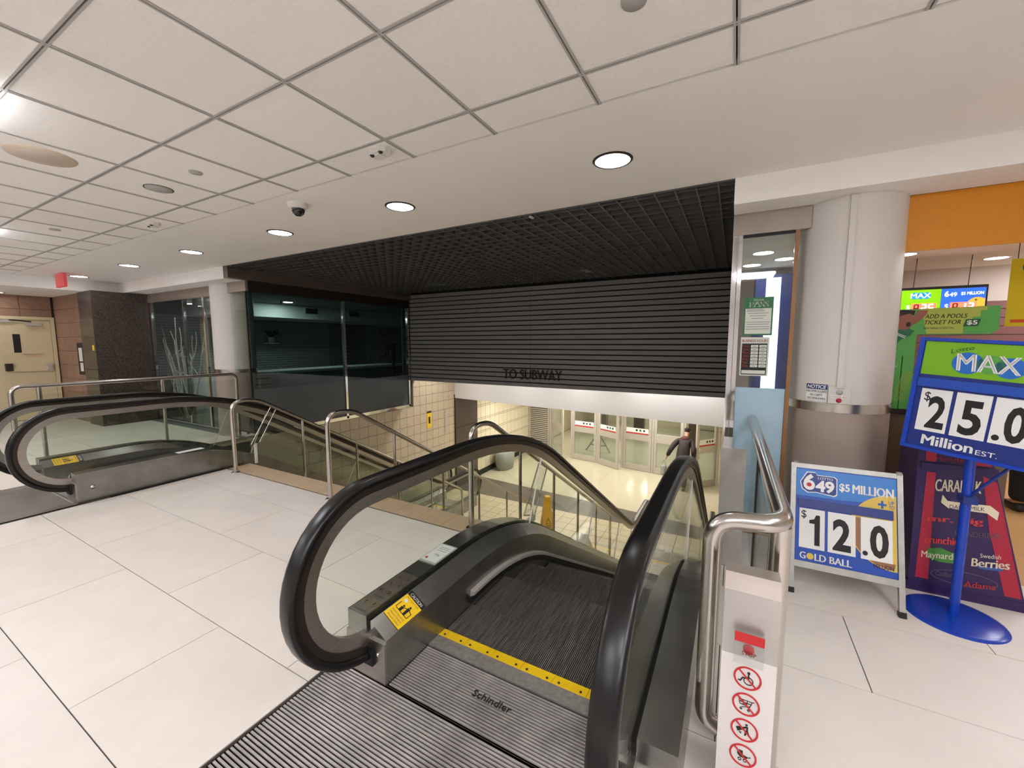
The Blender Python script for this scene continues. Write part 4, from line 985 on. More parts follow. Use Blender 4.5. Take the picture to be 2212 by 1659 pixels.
# green cardboard display
cb = thing('cardboard_display', 'green cardboard display reading ADD A POOLS TICKET on the counter', 'display')
fg = Fr((1.02, 4.10, 1.10), (1, 0, 0), (0, 0, 1))
shape(fg, [(0.0, 0.0), (0.15, 0.0), (0.15, 0.56), (0.53, 0.56), (0.565, 0.59), (0.565, 0.755), (0.01, 0.745), (0.01, 0.36), (0.0, 0.34)], 0.0, 'cardgreen', 'board', cb, th=0.006)
shape(fg, [(0.165, 0.745), (0.50, 0.7515), (0.50, 0.725), (0.47, 0.725), (0.47, 0.68), (0.43, 0.68), (0.43, 0.62), (0.39, 0.62), (0.39, 0.565), (0.2, 0.565)], 0.0062, 'cardlime', 'lime_block', cb)
text('ADD A POOLS', fg, 0.185, 0.675, 0.405, 0.705, 0.0078, 'black', cb, bold=0.01, shear=0.2)
text('TICKET FOR', fg, 0.185, 0.632, 0.375, 0.662, 0.0078, 'black', cb, bold=0.01, shear=0.2)
text('MAKE THINGS INTERESTING', fg, 0.18, 0.598, 0.345, 0.612, 0.0078, 'black', cb, shear=0.2)
shape(fg, [(0.388, 0.615), (0.462, 0.615), (0.475, 0.665), (0.40, 0.665)], 0.0078, 'dgreen', 'price_panel', cb); text('$5', fg, 0.405, 0.622, 0.458, 0.657, 0.0092, 'white', cb, bold=0.02)
shape(fg, [(0.015, 0.44), (0.06, 0.52), (0.11, 0.55), (0.135, 0.585), (0.09, 0.615), (0.03, 0.59), (0.012, 0.54)], 0.0062, 'jersey', 'printed_jersey', cb)
shape(fg, ell(0.075, 0.665, 0.055, 0.070, 22), 0.0064, 'skinprint', 'printed_face', cb)
shape(fg, [(0.012, 0.62), (0.03, 0.66), (0.05, 0.70), (0.10, 0.715), (0.125, 0.70), (0.13, 0.735), (0.06, 0.742), (0.014, 0.735)], 0.0078, 'hairprint', 'printed_hair', cb)
shape(fg, [(0.10, 0.625), (0.14, 0.64), (0.19, 0.70), (0.20, 0.735), (0.14, 0.735), (0.125, 0.68)], 0.0072, 'skinprint', 'printed_hand', cb)
shape(fg, ell(0.098, 0.635, 0.013, 0.018, 12), 0.009, 'hairprint', 'printed_mouth', cb)
bars(fg, [((0.02, 0.58), (0.09, 0.545)), ((0.022, 0.57), (0.085, 0.535))], 0.005, 0.0078, 'white', 'collar_stripe', cb)
for i in range(8): bars(fg, [((0.03+0.012*i, 0.06), (0.10+0.006*i, 0.28))], 0.0025, 0.0062, 'cardlime', 'diagonal_stripe', cb)
text('POOLS', fg, 0.02, 0.315, 0.06, 0.33, 0.0064, 'white', cb, bold=0.02)
MB().prism([(1.10, 4.094, 1.10), (1.10, 4.2, 1.10), (1.10, 4.094, 1.5)], (0, 0, 0), (0.005, 0, 0)).build('strut', 'cardgreen', cb)
base_at(cb, (1.3, 4.1, 1.10))

# ================================================================== A-FRAME LOTTO SIGN
af = thing('a_frame_sign', 'galvanised A-frame sign with blue 649 panel showing 12.0', 'sign')
W_, H_ = 0.57, 0.83; LEAN = 0.26
ff = Fr((0.372, 3.04, 0.0), (1, 0.01, 0), (0, LEAN, H_*0.955))
def fb(a0, b0, a1, b1, d0, d1, m, name, par=af):
    return MB().hexa([ff(a0,b0,d0), ff(a1,b0,d0), ff(a1,b1,d0), ff(a0,b1,d0)], [ff(a0,b0,d1), ff(a1,b0,d1), ff(a1,b1,d1), ff(a0,b1,d1)]).build(name, m, par)
for a0 in (0.0, W_-0.028): fb(a0, 0.025, a0+0.028, H_, -0.022, 0.006, 'galv', 'leg')
for a0 in (-0.003, W_-0.031): fb(a0, 0.0, a0+0.034, 0.032, -0.026, 0.010, 'black', 'rubber_foot')
fb(0.028, H_-0.030, W_-0.028, H_, -0.022, 0.005, 'galv', 'top_rail'); fb(0.028, 0.165, W_-0.028, 0.205, -0.022, 0.005, 'galv', 'bottom_rail')
for xx in (0.385, 0.372+W_-0.03):
    MB().hexa([(xx, 3.50, 0.03), (xx+0.025, 3.50, 0.03), (xx+0.025, 3.525, 0.03), (xx, 3.525, 0.03)], [(xx, 3.29, 0.80), (xx+0.025, 3.29, 0.80), (xx+0.025, 3.315, 0.80), (xx, 3.315, 0.80)]).build('back_leg', 'galv', af)
    BOX(xx-0.003, xx+0.028, 3.495, 3.53, 0.0, 0.03).build('rubber_foot', 'black', af)
P0, P1, Q0, Q1 = 0.030, W_-0.030, 0.206, H_-0.031
pw_, ph_ = P1-P0, Q1-Q0
panel = fb(P0, Q0, P1, Q1, -0.012, 0.0, 'blue', 'panel')
S = lambda s: P0+pw_*s
T = lambda t: Q1-ph_*t
shape(ff, [(S(0), T(0.01)), (S(1), T(0.01)), (S(1), T(0.26)), (S(0.5), T(0.30)), (S(0), T(0.30))], 0.0006, 'blue_lt', 'light_blue_area', panel, th=0.0006)
gp = [(a, b) for a, b in ell(S(0.98), T(0.56), pw_*0.43, ph_*0.375, 60) if a <= S(1.0)]
gp.sort(key=lambda q: math.atan2(q[1]-T(0.56), q[0]-S(0.9)) % (2*PI))
gp = [(a, b) for a, b in ell(S(0.98), T(0.56), pw_*0.43, ph_*0.375, 40, R(88), R(272))]
shape(ff, gp, 0.0014, 'gold', 'gold_disc', panel, th=0.0006)
shape(ff, [(S(0.56), T(0.62))] + [(S(0.98)+pw_*0.42*math.cos(a), T(0.56)+ph_*0.365*math.sin(a)) for a in [R(190+ (268-190)*k/14) for k in range(15)]] + [(S(0.98), T(0.86)), (S(0.67), T(0.80)), (S(0.66), T(0.45)), (S(0.60), T(0.45))], 0.0022, 'goldbrown', 'brown_shade', panel, th=0.0004)
fb(S(0.02), T(0.43), S(0.965), T(0.335), 0.002, 0.010, 'navy', 'card_rail')
for i, (a0, a1) in enumerate(((0.04, 0.305), (0.335, 0.61), (0.66, 0.955))):
    c = fb(S(a0), T(0.86), S(a1), T(0.44), 0.003, 0.005, 'card', 'number_card')
    if i == 0:
        text('$', ff, S(0.06), T(0.555), S(0.115), T(0.46), 0.0055, 'black', c, bold=0.005); shape(ff, [(S(0.20), T(0.82)), (S(0.255), T(0.82)), (S(0.255), T(0.50)), (S(0.215), T(0.50)), (S(0.195), T(0.545)), (S(0.145), T(0.56)), (S(0.145), T(0.595)), (S(0.20), T(0.595))], 0.0055, 'black', 'digit', c)
    elif i == 1: text('2', ff, S(0.385), T(0.83), S(0.565), T(0.50), 0.0055, 'black', c, bold=0.035)
    else:
        text('0', ff, S(0.745), T(0.83), S(0.92), T(0.50), 0.0055, 'black', c, bold=0.035); shape(ff, ell(S(0.70), T(0.80), 0.013, 0.014, 18), 0.0055, 'black', 'decimal_point', c)
bd = [(S(0.04), T(0.15)), (S(0.11), T(0.035)), (S(0.20), T(0.03)), (S(0.22), T(0.06)), (S(0.40), T(0.06)), (S(0.43), T(0.08)), (S(0.43), T(0.255)), (S(0.40), T(0.275)), (S(0.21), T(0.255)), (S(0.12), T(0.265)), (S(0.06), T(0.23))]
shape(ff, bd, 0.0012, 'white', 'logo_outline', panel, th=0.0004)
cxb = sum(a for a, b in bd)/len(bd); cyb = sum(b for a, b in bd)/len(bd)
shape(ff, [(cxb+(a-cxb)*0.95, cyb+(b-cyb)*0.92) for a, b in bd], 0.0018, 'navy', 'logo_field', panel, th=0.0004)
text('6', ff, S(0.075), T(0.235), S(0.20), T(0.055), 0.0026, 'white', panel, bold=0.05)
shape(ff, ell(S(0.137), T(0.175), 0.014, 0.013, 18), 0.0032, 'red', 'logo_dot', panel)
text('49', ff, S(0.205), T(0.245), S(0.40), T(0.115), 0.0026, 'white', panel, bold=0.04); text('LOTTO', ff, S(0.23), T(0.105), S(0.385), T(0.08), 0.0026, 'white', panel, bold=0.01)
text('$5', ff, S(0.45), T(0.215), S(0.555), T(0.12), 0.0026, 'white', panel, bold=0.03); text('MILLION', ff, S(0.58), T(0.21), S(0.975), T(0.115), 0.0026, 'white', panel, bold=0.04)
text('+', ff, S(0.825), T(0.325), S(0.905), T(0.245), 0.0026, 'blue', panel, bold=0.03); text('UP', ff, S(0.925), T(0.275), S(0.975), T(0.24), 0.0026, 'blue', panel, bold=0.01); text('TO', ff, S(0.925), T(0.32), S(0.975), T(0.285), 0.0026, 'blue', panel, bold=0.01)
text('G', ff, S(0.05), T(0.975), S(0.115), T(0.905), 0.0026, 'white', panel, bold=0.03); shape(ff, ell(S(0.16), T(0.94), 0.019, 0.020, 22), 0.0026, 'gold', 'gold_ball', panel)
text('LD BALL', ff, S(0.205), T(0.975), S(0.575), T(0.905), 0.0026, 'white', panel, bold=0.03); text('MILLION', ff, S(0.78), T(0.925), S(0.965), T(0.885), 0.003, 'purple', panel, bold=0.01)
base_at(af, (0.66, 3.2, 0))

# ================================================================== JACKPOT STAND
st = thing('sign_stand', 'blue pole stand with round base holding a Lotto Max sign showing 25', 'sign')
bx_, by_ = 1.19, 3.20
MB().lathe([(0.0, 0.022), (0.03, 0.022), (0.19, 0.012), (0.215, 0.006), (0.22, 0.0)], (bx_, by_, 0), 48).build('base_disc', 'poleblue', st)
MB().tube([(bx_, by_, 0.015), (bx_, by_, 1.30)], 0.022, 16).build('pole', 'poleblue', st)
U_ = Vector((0.8479, -0.5250, -0.0740)).normalized(); V_ = Vector((0, 0, 1)); V_ = (V_-U_*V_.dot(U_)).normalized()
fm = Fr(Vector((0.953, 3.255, 1.633))-V_*0.656, U_, V_)
SW, SH = 0.56, 0.656
def mbx(a0, b0, a1, b1, d0, d1, m, name, par=st):
    return MB().hexa([fm(a0,b0,d0), fm(a1,b0,d0), fm(a1,b1,d0), fm(a0,b1,d0)], [fm(a0,b0,d1), fm(a1,b0,d1), fm(a1,b1,d1), fm(a0,b1,d1)]).build(name, m, par)
pm = mbx(0, 0, SW, SH, -0.02, 0.0, 'navy', 'sign_board')
for a in ((0, 0, 0.022, SH), (SW-0.022, 0, SW, SH), (0.022, SH-0.018, SW-0.022, SH), (0.022, 0, SW-0.022, 0.02)): mbx(a[0], a[1], a[2], a[3], 0.0, 0.012, 'poleblue', 'sign_frame')
mbx(0.026, 0.445, SW-0.026, 0.635, 0.0, 0.003, 'green', 'green_panel'); mbx(0.026, 0.375, SW-0.026, 0.425, 0.0, 0.02, 'blue', 'card_rail')
for i, (a0, a1) in enumerate(((0.048, 0.175), (0.192, 0.325), (0.338, 0.475))):
    c = mbx(a0, 0.115, a1, 0.362, 0.0, 0.004, 'card', 'number_card')
    if i == 0:
        text('$', fm, a0+0.016, 0.285, a0+0.042, 0.345, 0.0045, 'black', c, bold=0.005); text('2', fm, a0+0.038, 0.135, a0+0.115, 0.325, 0.0045, 'black', c, bold=0.03)
    elif i == 1: text('5', fm, a0+0.028, 0.13, a0+0.112, 0.325, 0.0045, 'black', c, bold=0.03)
    else: text('0', fm, a0+0.045, 0.13, a0+0.125, 0.325, 0.0045, 'black', c, bold=0.03); shape(fm, ell(a0+0.024, 0.148, 0.014, 0.016, 16), 0.0045, 'black', 'decimal_point', c)
for (ca, cb_, ra, mm) in ((0.205, 0.525, 0.060, 'ball_b'), (0.29, 0.525, 0.052, 'ball_g'), (0.36, 0.515, 0.055, 'ball_b')): shape(fm, ell(ca, cb_, ra, ra*0.98, 28), 0.0035, mm, 'logo_ball', pm)
text('MAX', fm, 0.160, 0.482, 0.40, 0.575, 0.0055, 'white', pm, bold=0.02, shear=-0.1)
vs, fs, x0, x1, y0, y1 = text_pts('Lotto', 0.0)
P = []
for v in vs:
    tt = (v.x-x0)/(x1-x0); a = 0.135+0.085*tt; P.append(fm(a, 0.572+0.035*tt-0.006*tt*tt+(v.y-y0)*0.034, 0.0055))
MB().add(P, fs).build('lettering', 'dgreen', pm)
text('Million', fm, 0.085, 0.035, 0.295, 0.092, 0.001, 'white', pm, bold=0.03); text('EST.', fm, 0.305, 0.035, 0.385, 0.062, 0.001, 'white', pm)
MB().tube([(bx_, by_, 0.72), fm(0.46, 0.05, -0.03)], 0.008, 8).build('brace', 'navy', st)
BOX(bx_-0.03, bx_+0.03, by_-0.05, by_+0.025, 0.70, 0.74).build('brace_clamp', 'navy', st)
base_at(st, (bx_, by_, 0))

# ================================================================== CANDY BIN
cn = thing('candy_bin', 'purple and red candy display bin printed with chocolate brand names', 'display')
yb_ = 3.45
MB().hexa([(1.06, yb_, 0.06), (1.575, yb_, 0.06), (1.575, yb_+0.42, 0.06), (1.06, yb_+0.42, 0.06)], [(1.065, yb_+0.06, 0.96), (1.385, yb_+0.06, 0.96), (1.385, yb_+0.36, 0.96), (1.065, yb_+0.36, 0.96)]).build('bin_body', 'purple', cn)
BOX(1.05, 1.59, yb_-0.004, yb_+0.44, 0.0, 0.06).build('plinth', 'purple', cn)
fk = Fr((1.06, yb_, 0.06), (1, 0, 0), (0, 0.06, 0.90))
shape(fk, [(0.03, 0.03), (0.092, 0.03), (0.092, 0.72), (0.05, 0.72)], 0.001, 'pinkred', 'red_stripe', cn)
shape(fk, [(0.43, 0.02), (0.50, 0.02), (0.362, 0.70), (0.30, 0.73), (0.345, 0.40)], 0.001, 'pinkred', 'red_stripe', cn)
shape(fk, [(0.04, 0.79), (0.09, 0.79), (0.09, 0.88), (0.04, 0.88)], 0.001, 'pinkred', 'red_stripe', cn); shape(fk, [(0.27, 0.79), (0.335, 0.79), (0.325, 0.88), (0.27, 0.88)], 0.001, 'pinkred', 'red_stripe', cn)
MB().hexa([fk(0.02, 0.745, 0), fk(0.36, 0.745, 0), fk(0.36, 0.78, 0), fk(0.02, 0.78, 0)], [fk(0.02, 0.745, 0.014), fk(0.36, 0.745, 0.014), fk(0.36, 0.78, 0.014), fk(0.02, 0.78, 0.014)]).build('cross_ledge', 'purple', cn)
for tx, a0, a1, z0_, z1_, h_, m_, bo in (('CARAMILK', .093, .30, .70, .735, .077, 'cream_ink', .03), ('DAIRY MILK', .165, .32, .575, .60, .024, 'purple', .0), ('Cadbury', .17, .23, .62, .63, .026, 'blueink', .0), ('mr. big', .068, .32, .477, .53, .050, 'redink', .03), ('WUNDERBAR', .196, .394, .412, .458, .034, 'greyink', .01), ('crunchie', .063, .22, .345, .38, .048, 'redink', .03), ('Maynards', .052, .215, .24, .275, .055, 'cream_ink', .015), ('Swedish', .315, .403, .30, .319, .026, 'cream_ink', .0), ('Berries', .28, .443, .25, .29, .052, 'cream_ink', .03), ('Cadbury', .124, .222, .135, .155, .038, 'greyink', .0), ('Adams', .255, .391, .105, .14, .038, 'redink', .01), ('Mondelez', .08, .27, .87, .88, .03, 'pinkred', .01)):
    ft = Fr(fk(a0, (z0_-0.06)/0.9*0.902-h_/2, 0), fk.u*(a1-a0)+fk.v*(z1_-z0_)*0.5, fk.v)
    text(tx, ft, 0, 0, a1-a0, h_, 0.0032, m_, cn, bold=bo)
shape(fk, [(0.13, 0.585), (0.125, 0.535), (0.16, 0.505), (0.24, 0.505), (0.33, 0.505), (0.375, 0.47), (0.38, 0.52), (0.34, 0.555), (0.24, 0.55), (0.155, 0.55)], 0.0016, 'cream_ink', 'ribbon_print', cn)
shape(fk, [(0.075, 0.17), (0.14, 0.155), (0.215, 0.16), (0.215, 0.22), (0.14, 0.245), (0.08, 0.23)], 0.0014, 'greenink', 'green_swoosh', cn)
shape(fk, [(0.30, 0.175), (0.42, 0.185), (0.41, 0.165), (0.32, 0.158)], 0.0014, 'blueink', 'blue_swoosh', cn)
ring(fk, 0.25, 0.075, 0.15, 0.045, 0.004, 0.0014, 'greyink', 'oval_line', cn)
base_at(cn, (1.34, 3.66, 0))

# ================================================================== CEILING FIXTURES
def ceil_disc(x, y, r, m, label, z=2.803, grille=None, rim=None, th=0.008, name='ceiling_disc', cat='ceiling fitting'):
    t = thing(name, label, cat)
    MB().lathe([(0.0, -th), (r*0.96, -th), (r, 0.0)], n=36).build('cover', m, t)
    if grille: MB().lathe([(0.0, -th-0.003), (grille*0.97, -th-0.003), (grille, -th)], n=32).build('grille', 'shopwall', t)
    if rim: MB().lathe([(r, 0.0), (r+0.008, -0.004), (r+0.008, 0.0)], n=36).build('rim', 'guide', t)
    t.location = (x, y, z); return t
ceil_disc(-3.97, 0.955, 0.165, 'beigedisc', 'large beige round ceiling speaker with perforated centre', grille=0.105, name='ceiling_speaker', cat='speaker')
ceil_disc(-4.0, 1.575, 0.085, 'greydisc', 'grey round ceiling speaker with thin dark rim', rim=True, name='ceiling_speaker', cat='speaker')
ceil_disc(-3.395, 1.56, 0.042, 'greydisc', 'small grey round detector on the ceiling tile beside the rimmed speaker', name='smoke_detector', cat='detector')
ceil_disc(-6.36, 1.57, 0.045, 'greydisc', 'small grey round detector on the ceiling tile near the red exit sign side', name='smoke_detector', cat='detector')
ceil_disc(-0.371, 1.575, 0.046, 'greydisc', 'grey round detector on the ceiling tile above the escalator landing', name='smoke_detector', cat='detector')
def twin(x, y, label):
    t = thing('ceiling_sensor', label, 'sensor')
    MB().prism([(a, b, 0) for a, b in [(-0.075, -0.02), (-0.055, -0.045), (0.055, -0.045), (0.075, -0.02), (0.075, 0.02), (0.055, 0.045), (-0.055, 0.045), (-0.075, 0.02)]], (0, 0, -0.03), (0, 0, 0)).build('housing', 'whitep', t)
    for q in (-0.042, 0.042): MB().lathe([(0.0, -0.012), (0.010, -0.010), (0.016, 0.0)], n=16).build('eye', 'black', t, loc=(q, -0.03, -0.028))
    BOX(-0.02, 0.02, -0.03, 0.03, -0.037, -0.0305).build('centre_block', 'whitep', t)
    t.location = (x, y, 2.803); t.rotation_euler = (0, 0, R(-8)); return t
twin(-2.01, 1.955, 'white twin-eye ceiling sensor in the border tile near the dome camera')
twin(-5.18, 1.975, 'white twin-eye ceiling sensor in the border tile nearer the fire door')
dc = thing('dome_camera', 'white security dome camera with black bubble on the soffit', 'camera')
MB().lathe([(0.0, -0.045), (0.062, -0.045), (0.078, -0.03), (0.082, 0.0)], n=32).build('mount', 'whitep', dc)
MB().lathe([(0.0, -0.105), (0.022, -0.102), (0.042, -0.085), (0.052, -0.062), (0.054, -0.045)], n=28).build('bubble', 'dome', dc)
dc.location = (-3.37, 2.31, 2.80)
ex = thing('exit_sign', 'red exit sign hanging from the soffit near the fire door', 'sign')
BOX(-0.20, 0.20, -0.02, 0.02, -0.24, -0.02).build('casing', 'exitred', ex); BOX(-0.03, 0.03, -0.01, 0.01, -0.02, 0.0).build('bracket', 'whitep', ex)
ex.location = (-10.1, 2.50, 2.80)
cp = thing('ceiling_clip', 'small white clip at the edge of the egg-crate ceiling', 'clip')
BOX(-0.012, 0.012, -0.03, 0.03, -0.012, 0.0).build('clip_body', 'whitep', cp); cp.location = (-1.75, 3.58, 2.789)

# ================================================================== FIRE DOOR AND ITS NEIGHBOURS
door_1 = struct('door_1', 'cream metal fire door with narrow vision panel and push bar')
dx = -13.0
BOX(dx-0.01, dx+0.04, 1.78, 3.035, 2.10, 2.165).build('door_frame', 'cream', door_1); BOX(dx-0.01, dx+0.04, 2.975, 3.035, 0, 2.10).build('door_frame', 'cream', door_1); BOX(dx-0.01, dx+0.04, 1.78, 1.84, 0, 2.10).build('door_frame', 'cream', door_1)
lf = BOX(dx-0.005, dx+0.02, 1.845, 2.97, 0.01, 2.095).build('door_leaf', 'cream', door_1)
BOX(dx+0.02, dx+0.024, 2.43, 2.53, 1.42, 1.80).build('vision_panel', 'black', lf)
BOX(dx+0.02, dx+0.075, 2.36, 2.93, 1.03, 1.13).build('push_bar', 'cream', lf); BOX(dx+0.02, dx+0.09, 2.86, 2.93, 1.02, 1.18).build('push_bar_end', 'alu', lf)
BOX(dx+0.02, dx+0.10, 2.28, 2.38, 1.05, 1.20).build('lock_box', 'guide', lf)
BOX(dx+0.02, dx+0.08, 2.62, 2.84, 1.98, 2.04).build('door_closer', 'alu', lf); MB().tube([(dx+0.05, 2.70, 2.06), (dx+0.06, 2.40, 2.09)], 0.012, 8).build('closer_arm', 'guide', lf); BOX(dx+0.02, dx+0.06, 2.0, 2.45, 2.04, 2.09).build('header_closer', 'alu', lf)
fdr = Fr((dx+0.0205, 0, 0), (0, 1, 0), (0, 0, 1))
text('FIRE DOOR KEEP CLOSED', fdr, 2.55, 1.37, 2.82, 1.395, 0.001, 'orangeink', lf, bold=0.01); text('AUTHORIZED ONLY', fdr, 2.58, 1.335, 2.80, 1.355, 0.001, 'orangeink', lf)
cb_ = thing('notice_case', 'dark framed wall case with white sheets on the brown tiles', 'notice board')
BOX(-11.72, -11.40, 3.02, 3.05, 0.98, 1.62).build('case_frame', 'dkbrown', cb_); BOX(-11.62, -11.46, 3.012, 3.02, 1.25, 1.52).build('sheet', 'white', cb_); BOX(-11.60, -11.46, 3.012, 3.02, 1.05, 1.22).build('sheet', 'white', cb_)
base_at(cb_, (-11.56, 3.03, 0.98))
tg = thing('wall_tag', 'small yellow tag stuck on the granite pier', 'tag'); BOX(-10.84, -10.76, 3.002, 3.008, 1.47, 1.57).build('tag_plate', 'yellow', tg); base_at(tg, (-10.8, 3.0, 1.47))

# ================================================================== BRANCH WINDOW AND DARK SHOP INTERIOR
window_4 = struct('window_4', 'shop window with silver branches between granite pier and column')
BOX(-10.70, -8.12, 3.86, 3.92, 2.44, 2.62).build('metal_header', 'hdr', window_4)
for xa, xb in ((-10.60, -9.30), (-9.26, -8.55), (-8.50, -8.12)): BOX(xa, xb, 3.885, 3.895, 0.06, 2.44).build('glass_pane', 'shopglass', window_4)
for x in (-10.66, -9.30, -8.55): BOX(x, x+0.05, 3.87, 3.91, 0.0, 2.44).build('chrome_post', 'chrome', window_4)
BOX(-10.70, -8.12, 3.86, 3.92, 0.0, 0.06).build('sill', 'chrome', window_4)
br = thing('branch_display', 'bundle of bare silver branches standing in the shop window', 'decoration')
random.seed(11)
for i in range(12):
    x0 = -10.25+random.uniform(-0.35, 0.55); y0 = 4.22+random.uniform(-0.08, 0.12)
    p_ = Vector((x0, y0, 0.0)); lean = random.uniform(-0.9, 0.7); pts = [p_.copy()]; hgt = random.uniform(1.4, 2.35); n_ = 9
    for k in range(n_):
        p_ = p_+Vector((lean*0.10+random.uniform(-0.06, 0.06), random.uniform(-0.012, 0.012), hgt/n_)); p_.y = min(max(p_.y, 4.0), 4.6); pts.append(p_.copy())
    b_ = MB().tube(pts, [0.020-0.0014*k for k in range(len(pts))], 6).build('branch', 'branch', br)
    for k in (4, 6):
        q = pts[k]; e = q+Vector((random.choice((-1, 1))*random.uniform(0.15, 0.4), 0.02, random.uniform(0.15, 0.35)))
        MB().tube([q, (q+e)/2+Vector((0.02, 0, 0)), e], [0.011, 0.008, 0.004], 6).build('twig', 'branch', b_)
base_at(br, (-10.2, 4.22, 0))
sl_ = thing('spot_lamp', 'small bright spot lamp above the silver branches in the shop window', 'light')
MB().lathe([(0.0, 0.0), (0.045, 0.0), (0.05, 0.08), (0.02, 0.12)], n=18).build('lamp_can', 'whitep', sl_); MB().lathe([(0.0, -0.004), (0.04, -0.004)], n=18).build('lens', 'lens_spot', sl_); MB().tube([(0, 0, 0.12), (0, 0, 0.19)], 0.008, 8).build('stem', 'tube', sl_)
sl_.location = (-10.0, 4.30, 2.425)
wall_shop_l = struct('wall_shop_dark', 'grey slatted back wall inside the dark shop')
BOX(-12.0, -11.9, 3.35, 12.5, 0, 2.9).build('wall_face', 'shopdark', wall_shop_l)
for i in range(22):
    for ya, yb in ((4.3, 9.0), (10.6, 12.4)): BOX(-11.9, -11.88, ya, yb, 0.86+0.066*i, 0.86+0.066*i+0.052).build('slat', 'shopslat', wall_shop_l)
BOX(-11.9, -11.87, 9.4, 10.2, 0.0, 2.2).build('inner_door', 'deskgrey', wall_shop_l)
wall_shop_l2 = struct('wall_shop_dark_end', 'grey end wall inside the dark shop'); BOX(-12.0, -7.25, 12.4, 12.5, 0, 2.9).build('wall_face', 'shopdark', wall_shop_l2)
BOX(-7.26, -7.22, 7.56, 12.4, 0, 2.8).build('wall_face', 'shopdark', wall_shop_l2)
ceil_shop_l = struct('ceiling_shop_dark', 'dim ceiling and white bulkhead inside the dark shop')
BOX(-12.0, -7.13, 4.2, 12.5, 2.62, 2.68).build('ceiling_board', 'shopdark', ceil_shop_l)
BOX(-11.88, -10.4, 4.9, 12.38, 2.27, 2.619).build('white_bulkhead', 'shopwhite', ceil_shop_l)
for y, lb in ((7.15, 'dark air vent in the dark shop bulkhead, nearer the white column'), (8.6, 'dark air vent in the dark shop bulkhead, nearer the slat wall')):
    v = thing('air_vent', lb, 'vent', 'vents in the dark shop bulkhead')
    BOX(-10.399, -10.38, y, y+0.42, 2.40, 2.585).build('vent_frame', 'shopwhite', v); BOX(-10.38, -10.372, y+0.03, y+0.39, 2.42, 2.565).build('vent_grille', 'ventdark', v)
    base_at(v, (-10.39, y+0.2, 2.40))
dl = thing('downlight', 'single bright downlight inside the dark glazed shop', 'light')
MB().lathe([(0.0, -0.003), (0.10, -0.003)], n=28).build('lens', 'lens_spot', dl); MB().lathe([(0.10, -0.003), (0.112, -0.005), (0.116, 0)], n=28).build('trim_ring', 'whitep', dl); dl.location = (-9.8, 6.31, 2.62)
sp = thing('sprinkler', 'small dark ceiling sprinkler inside the dark glazed shop', 'sprinkler')
MB().tube([(0, 0, 0), (0, 0, -0.09)], 0.012, 8).build('stem', 'ventdark', sp); MB().lathe([(0, -0.09), (0.035, -0.09), (0.035, -0.085)], n=14).build('deflector', 'ventdark', sp); sp.location = (-9.43, 5.9, 2.62)
dk = thing('reception_desk', 'long white and grey reception desk inside the dark shop', 'desk')
BOX(-8.9, -8.3, 4.7, 8.6, 0.0, 0.98).build('desk_front', 'deskgrey', dk); BOX(-9.0, -8.25, 4.6, 8.7, 0.98, 1.03).build('desk_top', 'shopwhite', dk); base_at(dk, (-8.6, 6.6, 0))
dk = thing('wall_cabinet', 'low white cabinet along the slatted wall of the dark shop', 'cabinet')
BOX(-11.86, -11.4, 4.8, 8.9, 0.0, 0.82).build('cabinet_body', 'shopwhite', dk); base_at(dk, (-11.6, 6.8, 0))
pt = thing('potted_plant', 'small dark potted plant on the slatted wall shelf of the dark shop', 'plant')
MB().lathe([(0, 0.0), (0.07, 0.0), (0.09, 0.16), (0.0, 0.16)], n=16).build('pot', 'shopwhite', pt)
mb = MB()
for i in range(26):
    a = random.uniform(0, 2*PI); l_ = random.uniform(0.12, 0.26); e = Vector((math.cos(a)*l_, math.sin(a)*l_, random.uniform(0.05, 0.24)))
    mb.tube([(0, 0, 0.15), Vector((0, 0, 0.16))+e*0.6+Vector((0, 0, 0.05)), Vector((0, 0, 0.15))+e], [0.012, 0.016, 0.003], 5)
mb.build('foliage', 'leafdark', pt, kind='stuff'); BOX(-0.14, 0.12, -0.14, 0.14, -0.03, 0.0).build('shelf', 'shopwhite', pt); pt.location = (-11.73, 7.0, 1.62)
pl_ = thing('dried_plumes', 'dried brown plumes in a tall dark vase behind the glazing', 'plant')
mb = MB()
for i in range(22):
    a = R(random.uniform(115, 245)); l_ = random.uniform(0.35, 0.8); e = Vector((-0.1+random.uniform(-0.15, 0.15), math.cos(a)*l_, math.sin(a)*l_*0.8))
    mb.tube([(0, 0, 0), e*0.5+Vector((0, 0, 0.04)), e], [0.008, 0.03, 0.004], 5)
mb.build('plumes', 'dried', pl_, kind='stuff'); MB().lathe([(0, -1.55), (0.11, -1.55), (0.11, -1.53), (0.03, -1.5), (0.025, -0.5), (0.06, -0.3), (0.06, 0.06), (0, 0.06)], n=14).build('vase', 'ventdark', pl_); pl_.location = (-7.35, 7.35, 1.55)

